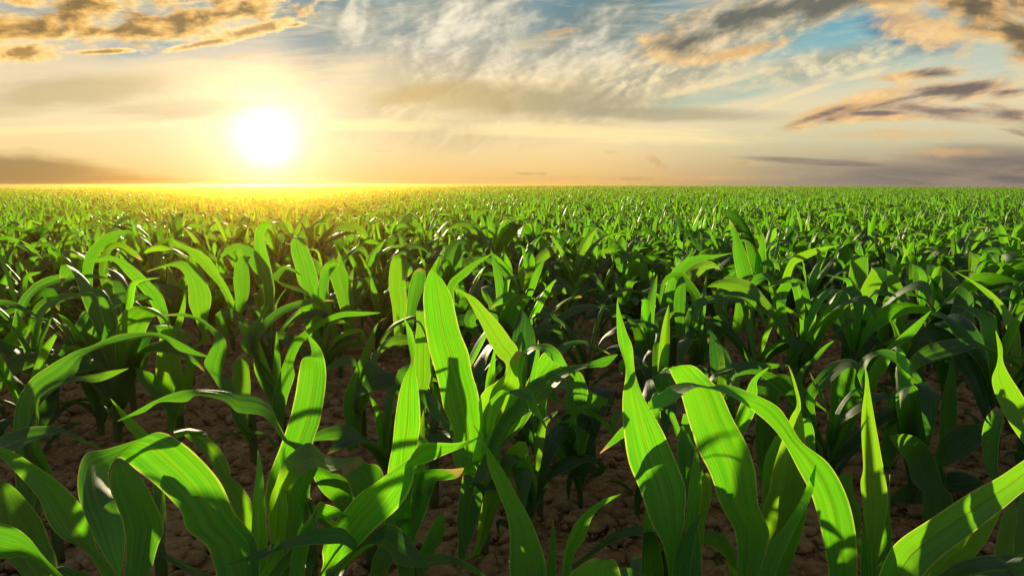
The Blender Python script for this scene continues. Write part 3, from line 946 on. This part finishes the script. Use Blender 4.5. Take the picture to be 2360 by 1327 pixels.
  (1.80, z(8, (420,1000,435,1000),(424,860,440,870),(400,760,422,805),(440,660,540,770),(520,615,612,705),(600,608,642,648),(658,606,659,608)), -0.13),
  (1.76, z(8, (420,960,435,980),(436,875,440,895),(482,835,482,926),(540,840,562,930),(600,865,612,902),(633,890,634,892)), -0.09),
  (1.72, z(8, (200,1250,260,1250),(190,1100,300,1100),(180,990,345,980),(200,940,330,920),(270,890,300,880))),
  (1.80, z(8, (400,1150,440,1150),(200,1160,210,1200),(225,1090,290,1110),(270,1070,285,1080))),
 ]),
 ("corn plant with the dark twisted leaf and thin erect tip by the right frame edge", [
  (1.52, z(8, (980,1000,1060,1000),(900,800,1000,720),(820,702,905,590),(752,605,832,500),(692,490,792,440),(667,400,747,370),(690,330,722,310),(697,270,717,240),(685,168,688,168))),
  (1.60, z(8, (800,1000,900,1000),(660,860,720,880),(620,700,700,740),(640,580,720,600),(690,525,720,540))),
 ]),
 ("corn plant with a yellow-edged leaf arching right above the soil gap", [
  (1.92, z(8, (140,800,200,800),(160,650,242,640),(200,470,292,450),(268,320,312,350),(340,250,402,312,0,-0.05),(430,218,502,282,0,-0.06),(560,206,592,252,0,-0.05),(640,241,682,282),(740,285,752,322),(830,360,830,363))),
  (1.78, z(8, (60,500,100,520),(20,420,60,440),(50,310,80,332),(120,264,125,290,0,-0.03),(190,260,202,312,0,-0.05),(270,303,272,372,0,-0.05),(330,388,332,427),(380,463,380,480),(440,530,440,532)), -0.07),
  (1.98, z(8, (100,850,160,850),(60,700,122,700),(80,480,122,440),(95,350,172,350),(170,253,222,257),(280,153,302,190),(380,72,382,74))),
  (2.02, z(8, (440,900,480,900),(420,800,492,800),(418,640,502,620),(430,500,504,480),(460,370,497,360),(473,287,485,289))),
  (1.95, z(8, (120,950,160,950),(140,780,200,770),(160,600,260,600),(180,480,300,420),(250,420,300,390))),
 ]),
 ("corn plant with a tall leaf drooping from its crest along the right frame edge", [
  (2.30, z(8, (770,560,800,560),(760,420,802,420),(755,260,804,230),(735,160,792,150),(695,60,747,70),(640,0,672,-10),(570,-62,582,-67),(490,-114,491,-115))),
 ]),
 ("corn plant with a ribbed broad leaf hooded by a shorter one behind the spear", [
  (1.88, z(7, (440,900,470,900),(420,760,502,760),(440,640,522,620),(475,520,592,510),(468,400,642,390),(470,290,642,290),(480,220,612,180),(540,150,592,142))),
  (1.82, z(7, (400,700,440,700),(340,500,400,500),(328,320,382,340),(390,220,442,272,0,-0.04),(470,140,542,182,0,-0.06),(580,112,600,165,-0.03,-0.04),(650,160,622,210,-0.06),(692,205,640,262,-0.07),(680,260,660,302,-0.08))),
 ]),
 ("dim corn plant with a drooping grey-edged leaf behind the rolled pointed leaf", [
  (1.88, z(7, (80,800,130,800),(50,600,152,600),(55,400,172,420),(70,240,192,300),(140,210,202,252),(215,200,252,264,-0.02),(300,250,320,332,-0.05),(380,340,370,357,-0.07),(475,424,475,427,-0.08)), -0.05),
  (2.10, z(7, (220,600,260,600),(240,400,300,400),(250,330,320,330),(290,190,322,192),(370,110,402,112),(430,45,452,50),(505,0,506,2))),
 ]),
 ("corn plant of stout dark upright leaves with a pale curled crest on the bare soil", [
  (2.15, z(2, (195,580,230,580),(180,500,245,500),(140,400,272,400),(130,250,257,250),(150,120,262,150),(158,78,272,78,0,0.04),(200,68,278,90,-0.04),(240,85,262,100,-0.05))),
  (2.12, z(2, (200,520,225,490),(180,470,218,440),(120,420,177,390),(50,340,142,320),(20,268,82,280),(-50,250,-42,252))),
  (2.18, z(2, (210,540,250,540),(220,400,300,400),(270,280,320,330),(300,215,330,250),(318,212,330,222))),
 ]),
 ("corn plant bending one long leaf over like a hook above a thin bare stalk", [
  (1.95, z(2, (540,560,580,560),(500,450,560,450),(430,330,522,340),(378,250,472,290),(400,190,492,180),(430,120,477,110),(385,55,422,60),(320,15,352,10),(250,4,262,-12),(170,0,171,-2))),
  (1.98, z(2, (560,600,600,600),(540,480,610,480),(525,340,612,340),(530,240,600,230),(570,190,590,185))),
  (1.92, z(2, (560,560,585,560),(600,585,610,600),(690,600,690,622),(745,660,735,680),(750,720,748,722))),
  (1.92, z(2, (565,590,560,600),(500,595,505,612),(440,630,445,645),(420,690,424,690))),
 ]),
 ("corn plant with a leaf twisted over on itself beside a spear and an arching neighbour", [
  (2.05, z(2, (740,560,780,560),(720,430,790,430),(740,380,770,372),(640,230,722,300),(562,160,642,210),(580,110,652,90),(620,50,670,20),(685,-25,700,-30),(719,-74,720,-75))),
  (2.02, z(2, (740,560,780,560),(725,420,802,420),(762,300,837,310),(790,220,832,240),(830,130,882,132),(930,50,960,62),(1060,-15,1070,12),(1180,-20,1180,2),(1277,-15,1277,-12))),
  (2.06, z(10, (1560,1200,1590,1200),(1520,1060,1562,1060),(1533,960,1582,972),(1600,878,1660,892),(1700,804,1750,832),(1820,764,1850,797),(1920,757,1920,777),(2019,767,2019,769)), -0.03),
  (2.08, z(2, (735,480,775,480),(728,360,768,360),(732,220,766,220),(745,80,748,80))),
  (2.06, z(2, (740,500,770,500),(640,300,740,380),(625,200,700,240),(560,70,640,100),(556,28,600,60))),
 ]),
 ("short corn plant with one stout upright leaf on a bare patch beside a large clod", [
  (2.12, z(9, (365,880,385,880),(355,825,397,825),(353,740,412,740),(340,650,417,660),(345,580,452,590),(390,480,447,480),(415,420,445,430),(470,305,482,295),(515,270,517,272))),
  (2.10, z(9, (380,640,400,640),(410,505,420,515),(440,450,442,500,0,-0.04),(500,478,490,522,0,-0.04),(560,520,548,572),(576,572,568,602))),
  (2.10, z(9, (385,640,405,640),(400,470,402,492,0,-0.03),(370,428,370,467,0,-0.04),(310,438,312,470),(268,478,270,490)), -0.05),
  (2.16, z(9, (390,640,420,640),(430,480,470,480),(500,370,500,400),(560,340,560,375),(640,345,640,375),(690,370,690,380)), -0.05),
 ]),
 ("corn plant half hidden behind the widest sunlit blade, with a grey square-topped leaf", [
  (1.72, z(4, (255,1150,300,1150),(250,1000,300,1000),(235,880,330,880),(222,750,345,760),(228,600,340,650),(238,500,305,520),(233,420,290,420),(240,400,285,405))),
  (1.72, z(4, (330,760,340,780),(322,588,322,637),(240,574,250,627),(150,567,150,637),(60,598,70,642),(-10,680,-5,692)), -0.04),
  (1.76, z(4, (300,620,310,640),(240,450,244,478),(160,454,170,476),(60,508,80,526),(0,598,12,612),(-30,680,-28,682)), -0.04),
  (1.60, z(4, (500,1230,490,1272),(430,1108,408,1192),(380,1008,328,1102),(310,956,284,1032),(269,984,270,996)), -0.06),
  (1.62, z(4, (520,1340,520,1360),(482,1263,480,1322),(380,1248,370,1312),(305,1245,288,1302)), -0.06),
 ]),
 ("corn plant with two low bowed leaves near the left frame edge behind the bowing one", [
  (2.40, z(10, (60,1100,100,1100),(60,1000,112,1000),(100,800,167,792),(180,690,237,707),(285,627,337,669),(440,603,460,640),(560,609,560,632),(665,635,665,637)), -0.04),
  (2.20, z(10, (180,1100,230,1100),(185,980,243,980),(186,900,247,892),(250,800,302,802),(340,744,390,762),(450,721,470,744),(597,735,597,738)), -0.04),
  (2.10, z(10, (-160,1000,-120,1000),(-120,850,-120,892),(-40,774,-40,817),(60,769,50,802),(150,809,140,832),(240,864,235,871),(302,884,302,886)), -0.05),
  (2.30, z(10, (90,1060,120,1060),(100,960,180,960),(105,880,150,900),(98,835,102,835))),
 ]),
 ("corn plant with a crinkled upright leaf on the left beside the two low bowed ones", [
  (2.35, z(10, (520,1060,570,1060),(515,920,600,925),(560,860,642,862),(590,770,667,782),(608,700,682,692),(622,672,684,645,0,.03),(655,655,684,652,-.02))),
  (2.32, z(10, (640,1060,690,1060),(660,980,720,980),(710,880,770,880),(770,800,800,800),(852,728,853,731))),
  (2.45, z(10, (720,1000,770,1000),(735,920,830,930),(760,860,850,870),(830,850,885,880,0,.04),(880,862,890,935))),
 ]),
 ("corn plant in the third row with one very long lit leaf arching to the left", [
  (2.70, z(10, (1050,1150,1000,1150),(1042,1060,980,1060),(1037,930,975,930),(1010,820,938,840),(982,740,893,757),(912,660,833,682),(842,590,760,607),(760,530,703,542),(680,499,644,524),(600,511,600,537),(530,532,530,536))),
  (2.75, z(10, (1030,1100,1060,1100),(1040,960,1090,960),(1060,900,1110,880),(1100,780,1130,760),(1126,680,1130,680))),
  (2.85, z(10, (1260,1000,1220,1000),(1252,900,1188,900),(1278,760,1143,790),(1258,680,1138,692),(1202,590,1108,602),(1122,534,1048,562),(1040,534,960,574),(888,589,888,594))),
 ]),
 ("corn plant with a single bright leaf bowed against the dark left crop", [
  (3.30, z(10, (530,900,560,900),(520,760,562,760),(498,600,562,590),(520,488,592,502),(585,406,647,442),(670,353,707,392),(760,343,767,364),(824,355,824,357))),
  (3.20, z(10, (640,760,680,760),(600,600,650,600),(620,480,660,500),(660,425,700,450),(740,418,740,455),(820,470,790,490),(860,520,850,525)), .05),
 ]),
 ("corn plant below the sun with lit leaves leaning over to the left", [
  (3.00, z(10, (1440,950,1400,950),(1422,800,1378,800),(1377,690,1323,680),(1322,600,1263,614),(1272,518,1203,547),(1190,458,1128,470),(1090,429,1075,442),(1029,383,1030,388))),
  (3.10, z(10, (1650,900,1610,900),(1652,760,1598,760),(1652,630,1578,640),(1602,530,1528,582),(1520,448,1480,492),(1410,424,1440,457),(1328,496,1340,507))),
  (3.30, z(10, (1600,860,1650,860),(1590,700,1660,700),(1558,540,1624,505),(1538,440,1604,432),(1543,358,1594,372),(1575,299,1622,322,0,.04),(1652,289,1642,302))),
  (3.00, z(10, (1400,900,1450,900),(1420,760,1500,750),(1410,650,1510,640),(1420,560,1500,540),(1450,500,1520,500))),
 ]),
 ("corn plant with a broad square-tipped upright leaf glowing under the sun", [
  (2.90, z(10, (1880,1000,1930,1000),(1880,900,1942,900),(1885,750,1927,745),(1808,670,1924,652),(1783,570,1897,542),(1758,470,1857,442),(1763,402,1834,392),(1785,385,1840,400,-.03,.04),(1830,430,1860,440,-.06))),
  (2.95, z(10, (2080,1000,2130,1000),(2070,880,2140,880),(2038,760,2132,752),(1998,640,2114,642),(1983,580,2084,572),(2000,558,2064,558))),
  (2.92, z(10, (2010,1000,2050,1000),(1920,760,1990,760),(1930,640,1990,640),(1950,570,2020,580),(1985,530,2060,540,0,.04),(2040,515,2060,560,-.04))),
  (2.90, z(10, (1900,900,1930,900),(1860,720,1880,750),(1650,640,1690,670)  ,(1670,590,1710,600),(1730,555,1740,580),(1820,610,1820,616)), -0.03),
 ]),
 ("corn plant with a dark leaf folded white at its top beside the tallest blade", [
  (2.60, z(4, (90,640,140,640),(82,520,152,520),(70,380,172,380),(47,230,163,230),(58,90,152,112),(85,30,170,70,0,.05),(130,40,210,125,-.05),(140,200,165,190,-.06))),
  (2.62, z(4, (170,560,210,560),(170,380,240,380),(190,230,290,240),(220,140,300,150),(260,110,290,120))),
  (2.70, z(4, (440,420,490,420),(450,230,500,250),(530,140,590,160),(630,70,660,90),(760,8,762,12))),
 ]),
 ("corn plant with a pointed upright leaf above a long left-sweeping neighbour, right of centre", [
  (3.00, z(11, (760,860,800,860),(755,760,820,760),(733,580,824,580),(710,450,787,450),(710,370,754,380),(694,310,724,310),(689,262,694,262))),
  (3.00, z(11, (290,860,330,860),(300,760,360,760),(338,620,412,632),(368,550,434,572),(424,495,482,522),(510,464,550,494),(600,460,620,477),(707,449,707,451))),
  (3.05, z(11, (640,860,680,860),(600,740,680,740),(640,620,740,610),(700,560,780,540),(800,510,800,520))),
 ]),
 ("corn plant with a hooked grey-topped leaf in the third row right of centre", [
  (2.70, z(11, (540,900,490,900),(542,780,480,780),(527,690,468,690),(472,610,418,642),(420,558,380,592),(350,568,350,602),(308,620,325,642),(290,720,300,747)), .05),
  (2.62, z(11, (390,900,430,900),(375,760,440,760),(380,680,445,680),(395,610,440,610),(420,580,425,580))),
  (2.50, z(11, (440,960,480,960),(430,860,492,860),(488,728,532,762),(600,688,620,727),(720,666,730,702),(800,688,790,722),(862,760,850,777),(906,870,900,873)), -0.05),
 ]),
 ("corn plant with a bent leaf showing a pale lit fold in the right-hand crop", [
  (2.80, z(11, (710,900,750,900),(718,800,772,800),(743,660,802,672),(798,598,852,627),(885,563,905,602,0,-.04),(940,600,915,650,-.03),(955,690,935,730,-.05),(940,800,935,805,-.06))),
  (2.85, z(11, (980,860,1020,860),(940,740,1010,740),(975,640,1040,650),(1060,595,1080,640),(1130,640,1100,680,-.04),(1160,800,1150,805,-.06))),
  (3.20, z(11, (950,800,990,800),(960,700,1012,700),(1008,540,1054,532),(1058,468,1112,492),(1150,428,1192,452),(1240,413,1250,427),(1316,405,1316,408))),
 ]),
 ("corn plant with three broad upright blue-green leaves on the right of the field", [
  (3.00, z(11, (1340,900,1400,900),(1338,780,1422,780),(1348,680,1452,662),(1368,570,1477,562),(1383,480,1477,482),(1398,456,1482,466))),
  (2.70, z(11, (1380,960,1430,960),(1378,860,1442,860),(1398,760,1502,762),(1438,650,1542,652),(1488,560,1562,602),(1500,536,1582,541,0,.04),(1560,620,1585,600,-.05))),
  (2.75, z(11, (1620,960,1670,960),(1618,860,1682,860),(1598,760,1707,752),(1588,650,1673,642),(1568,572,1624,572),(1560,554,1590,549))),
 ]),
 ("corn plant with a thin pale-crested leaf arching beyond the tallest sunlit blade", [
  (1.85, z(4, (1150,1000,1200,1000),(1150,800,1202,822),(1200,658,1242,700),(1290,611,1302,647),(1390,609,1392,634),(1480,648,1480,667),(1560,698,1560,702)), -0.04),
  (1.80, z(4, (1330,1250,1360,1250),(1330,1060,1390,1060),(1270,960,1412,960),(1250,870,1380,860),(1280,820,1352,820),(1310,815,1330,815))),
  (1.78, z(4, (1470,1250,1490,1250),(1420,1100,1480,1180),(1405,1000,1500,1060),(1430,960,1545,1030),(1490,980,1545,1000)), 0.06),
  (1.90, z(6, (430,600,520,600),(430,560,472,600),(520,395,532,410),(590,345,612,377),(700,315,702,359),(800,321,802,350),(895,330,895,332)), -0.05),
 ]),
]

EXTRA = [  # further plants of the second row, grown by rule: foot in the photograph, size, plant variant, turn, label
 (1245, 1190, 0.62, 3, 0.4, "small corn plant with curling leaves just behind the low narrow-bladed one"),
 (1338, 1165, 0.66, 7, 2.2, "small corn plant on a bare green stalk between the tallest and the thread-tipped plants"),
 (1466, 1200, 0.60, 5, 4.0, "half hidden small corn plant on cloddy soil behind the bright twisted leaf"),
 (95, 1105, 0.72, 11, 2.6, "shaded corn plant low down between the bowing leaf and the left frame edge"),
 (905, 1150, 0.62, 2, 5.1, "small dim corn plant under the torn-ended folded leaf"),
 (1205, 1262, 0.55, 14, 3.3, "smallest corn plant on the soil right of the tallest one"),
 (1905, 1165, 0.66, 12, 0.9, "small dim corn plant seen between the arching leaf and the pointed spear"),
 (2105, 1175, 0.70, 6, 4.6, "dim corn plant close behind the corner blade, under the matte grey leaves"),
 (2290, 1080, 0.95, 16, 1.9, "dark corn plant in deep shade behind the corner blade by the frame edge"),
 (235, 1010, 0.80, 9, 1.2, "shaded corn plant under the long bowing leaf, on cloddy soil"),
]

HERO_BASES = []


def build_hero():
    rng = random.Random(31)
    for label, leaves in HERO:
        edges, starts = [], []
        for D, sts, *opt in leaves:
            L, Q = [], []
            for st in sts:
                x0, y0, sc = ZOOM[st[0]]
                xl, yl, xr, yr = st[1:5]
                dc = st[5] if len(st) > 5 else 0.0
                tl = st[6] if len(st) > 6 else None
                L.append([x0 + xl / sc, y0 + yl / sc, dc, tl])
                Q.append([x0 + xr / sc, y0 + yr / sc, dc, tl])
            t0 = rng.choice((-1, 1)) * rng.uniform(0.008, 0.022)
            if opt:
                t0 = opt[0]
            lean = rng.uniform(-0.03, 0.05)
            n = len(L)
            PL, PQ = [], []
            for i in range(n):
                t = L[i][3] if L[i][3] is not None else t0 * math.sin(math.pi * min(1, 0.15 + i / max(n - 1, 1)))
                dd = D + L[i][2] + lean * (i / (n - 1)) ** 1.5
                PL.append(at(L[i][0], L[i][1], dd - t / 2)[:])
                PQ.append(at(Q[i][0], Q[i][1], dd + t / 2)[:])
            edges.append((PL, PQ))
            starts.append((Vector(PL[0]) + Vector(PQ[0])) / 2)
        near = [s for s in starts]
        xs = sorted(s.x for s in near)
        ys = sorted(s.y for s in near)
        bx, by = xs[len(xs) // 2], ys[(3 * len(ys)) // 4] + 0.03
        HERO_BASES.append((bx, by, 0.17))
        root = bpy.data.objects.new("corn_plant", None)
        COL.objects.link(root)
        root.empty_display_size = 0.1
        root.location = (bx, by, 0)
        tag(root, label, "corn plant", "large corn plants of the front rows")
        B = np.array((bx, by, 0.0))
        top = max(0.06, min(0.28, sorted(s.z for s in starts)[len(starts) // 2] + 0.04))
        zz = [-0.02, 0.03, top * 0.35, top * 0.7, top * 0.95]
        v, f = tube([(0, 0, q) for q in zz], [0.011, 0.0125, 0.014, 0.013, 0.009], 12, 0.8)
        link("stalk", mesh_from("stalk", v, f, M_STALK, [(0.3, 0.1)] * len(v)), root)
        t0s = [lv[2] if len(lv) > 2 else None for lv in leaves]
        for k0, ((PL, PQ), s) in enumerate(zip(edges, starts)):
            w = (np.array(PQ[0]) - np.array(PL[0]))
            w = w / max(np.linalg.norm(w), 1e-6) * 0.010
            foot = B + np.array((0, 0, max(0.012, min(top * 0.9, s.z - 0.05))))
            far = np.linalg.norm(foot - np.array(s))
            A, C = [foot - w], [foot + w]
            if far > 0.12:
                m = (foot * 0.5 + np.array(s) * 0.5) + np.array((0, 0, 0.0))
                A.append(m - w * 1.4)
                C.append(m + w * 1.4)
            A += [np.array(q) for q in PL]
            C += [np.array(q) for q in PQ]
            A, C = catmull(A, 6) - B, catmull(C, 6) - B
            v, uv, f, mid, wl, sn = loft(A, C, rng, rng.uniform(0.05, 0.10), rng.uniform(0.010, 0.022), 10)
            ag = rng.uniform(0.25, 0.55) if by > 1.7 else rng.uniform(0.0, 0.25)  # leaves of plants farther back coloured darker, standing in for shade
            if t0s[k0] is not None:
                ag = rng.uniform(0.4, 0.7)  # leaves tilted to show their top painted darker, as if not lit through
            lf = link("leaf", mesh_from("leaf", v, f, M_LEAF, uv, age_shade=ag), root)
            k = int(len(mid) * 0.86)
            if wl.max() > 0.035:
                v, f = tube(mid[2:k:2], [0.0019 * (1 - 0.75 * q) for q in sn[2:k:2]], 6)
                link("midrib", mesh_from("midrib", v, f, M_RIB), lf)
    for px, py, sc, var, rz, label in EXTRA:
        r = ray(px, py)
        d = -CAM_H / r.z
        x, y = r.x * d, r.y * d
        plant((x, y, 0), var, rz, sc, label, "small corn plants behind the front row")
        HERO_BASES.append((x, y, 0.13))


build_hero()


# ------------------------------------------------------------------ the field in rows
ORD = ("first second third fourth fifth sixth seventh eighth ninth tenth eleventh twelfth thirteenth fourteenth fifteenth sixteenth "
       "seventeenth eighteenth nineteenth").split()
TENS = {2: "twent", 3: "thirt", 4: "fort", 5: "fift", 6: "sixt", 7: "sevent", 8: "eight", 9: "ninet"}


def ordinal(n):
    if n < 20:
        return ORD[n - 1]
    t, u = divmod(n, 10)
    return TENS[t] + "ieth" if u == 0 else TENS[t] + "y-" + ORD[u - 1]


ROW_TILT, ROW_GAP = R(-7.0), 0.74
rngf = random.Random(77)
pts_far, n_single = [], len(HERO_BASES)
row = 0
y0 = 2.02
SIZES = {}
while y0 < 128:
    half = 0.92 * y0 + 6.0
    step = 0.19 if y0 < 3.2 else 0.155 if y0 < 25 else 0.20 if y0 < 60 else 0.34
    x = -half + rngf.uniform(0, step)
    row_pts = []
    while x < half:
        xx = x + rngf.uniform(-0.05, 0.05)
        yy = y0 + math.tan(ROW_TILT) * x * min(1.0, 6.0 / y0) + rngf.uniform(-0.05, 0.05)
        sc = rngf.gauss(1.0, 0.13) * (1.0 - 0.25 * min(1.0, max(0.0, (y0 - 3.0) / 4.5)))
        if y0 < 3.3:
            sc *= 0.80
        elif y0 < 5.0:
            sc = min(0.9 * sc, 0.92)
        if yy > 1.5 and rngf.random() > 0.03:
            var = rngf.randrange(N_VAR)
            row_pts.append((xx, yy, max(0.5, min(1.14, 0.82 / V_TOP[var], sc)), var, rngf.uniform(0, 6.283)))
        x += step * rngf.uniform(0.82, 1.18)
    seen = []
    for q in row_pts:
        if any(math.hypot(q[0] - hx, q[1] - hy) < hr for hx, hy, hr in HERO_BASES):
            continue
        px, py = project((q[0], q[1], 0.3))
        if y0 < 9.0 and -60 < px < 2420:
            seen.append((px, q))
        else:
            pts_far.append(q)
    seen.sort(key=lambda t: t[0])
    if seen and n_single + len(seen) <= 312:
        rname = ordinal(row + 1)
        for k, (px, q) in enumerate(seen):
            sz = "short" if q[2] < 0.86 else "tall" if q[2] > 1.1 else "middling"
            lab = f"{sz} green corn plant, {ordinal(k + 1)} from the left in the {rname} full row"
            plant((q[0], q[1], ground_z(q[0], q[1])), q[3], q[4], q[2], lab, f"corn plants of the {rname} full row")
            n_single += 1
    else:
        pts_far.extend(q for _, q in seen)
    row += 1
    y0 += ROW_GAP * (0.86 if y0 < 4 else 0.82 if y0 < 40 else 1.0)

# far plants: one mass nobody could count
src = bpy.data.collections.new("corn_crop_source")
for k in range(10):
    V, U, Fc, MI, AG, off = [], [], [], [], [], 0
    for nm, v, uv, f, ag in grow(300 + k, True, 0.80, R(34)):
        V.extend(v)
        U.extend(uv)
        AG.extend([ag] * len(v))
        Fc.extend([tuple(i + off for i in q) for q in f])
        MI.extend([1 if nm == "stalk" else 0] * len(f))
        off += len(v)
    me = mesh_from("corn_crop", V, Fc, M_LEAF, U, age_shade=AG)
    me.materials.append(M_STALK)
    me.polygons.foreach_set("material_index", MI)
    src.objects.link(bpy.data.objects.new("corn_crop_plant", me))

me = bpy.data.meshes.new("corn_crop_points")
me.from_pydata([(q[0], q[1], ground_z(q[0], q[1])) for q in pts_far], [], [])
a = me.attributes.new("turn", 'FLOAT', 'POINT')
a.data.foreach_set("value", [q[4] for q in pts_far])
a = me.attributes.new("size", 'FLOAT', 'POINT')
a.data.foreach_set("value", [q[2] for q in pts_far])
a = me.attributes.new("pick", 'INT', 'POINT')
a.data.foreach_set("value", [q[3] % 10 for q in pts_far])
crop = link("corn_crop", me)
tag(crop, "dense green corn crop filling the field back to the horizon", "corn crop", kind="stuff")
ng = bpy.data.node_groups.new("crop", 'GeometryNodeTree')
ng.interface.new_socket("Geometry", in_out='INPUT', socket_type='NodeSocketGeometry')
ng.interface.new_socket("Geometry", in_out='OUTPUT', socket_type='NodeSocketGeometry')
gi, go = ng.nodes.new('NodeGroupInput'), ng.nodes.new('NodeGroupOutput')
ip = ng.nodes.new('GeometryNodeInstanceOnPoints')
ci = ng.nodes.new('GeometryNodeCollectionInfo')
ci.inputs['Collection'].default_value = src
ci.inputs['Separate Children'].default_value = True
ci.inputs['Reset Children'].default_value = True
ip.inputs['Pick Instance'].default_value = True


def named(n, t):
    nd = ng.nodes.new('GeometryNodeInputNamedAttribute')
    nd.data_type = t
    nd.inputs['Name'].default_value = n
    return nd.outputs[0]


cx = ng.nodes.new('ShaderNodeCombineXYZ')
ng.links.new(named("turn", 'FLOAT'), cx.inputs[2])
e2r = ng.nodes.new('FunctionNodeEulerToRotation')
ng.links.new(cx.outputs[0], e2r.inputs[0])
ng.links.new(gi.outputs[0], ip.inputs['Points'])
ng.links.new(ci.outputs[0], ip.inputs['Instance'])
ng.links.new(named("pick", 'INT'), ip.inputs['Instance Index'])
ng.links.new(e2r.outputs[0], ip.inputs['Rotation'])
ng.links.new(named("size", 'FLOAT'), ip.inputs['Scale'])
ng.links.new(ip.outputs[0], go.inputs[0])
md = crop.modifiers.new("crop", 'NODES')
md.node_group = ng
print("plants as objects", n_single, "in the crop mass", len(pts_far))

# ------------------------------------------------------------------ evening haze
def build_haze():
    import bmesh
    bm = bmesh.new()
    bmesh.ops.create_cube(bm, size=1.0)
    for v in bm.verts:
        v.co = Vector((v.co.x * 900, 38 + v.co.y * 196, -12 if v.co.z < 0 else 0.89))
    me = bpy.data.meshes.new("haze")
    bm.to_mesh(me)
    bm.free()
    m, T = new_mat("haze")
    pv = T.node('ShaderNodeVolumePrincipled')
    pv.inputs['Color'].default_value = (1.0, 0.46, 0.09, 1)
    pv.inputs['Density'].default_value = HAZE
    pv.inputs['Absorption Color'].default_value = (1, 1, 1, 1)
    pv.inputs['Anisotropy'].default_value = 0.95
    out = T.node('ShaderNodeOutputMaterial')
    T.nt.links.new(pv.outputs[0], out.inputs['Volume'])
    me.materials.append(m)
    tag(link("haze", me), "thin golden evening haze over the field", "haze", kind="stuff")


HAZE = 0.0043
if HAZE:
    build_haze()

# ------------------------------------------------------------------ render settings
scene.render.engine = 'CYCLES'
scene.view_settings.view_transform = 'Standard'
scene.view_settings.look = 'None'
scene.view_settings.exposure = 0.42
scene.view_settings.gamma = 1.0
cy = scene.cycles
cy.max_bounces = 8
cy.diffuse_bounces = 4
cy.glossy_bounces = 2
cy.transmission_bounces = 4
cy.volume_bounces = 0
cy.use_denoising = True
cy.sample_clamp_indirect = 6.0
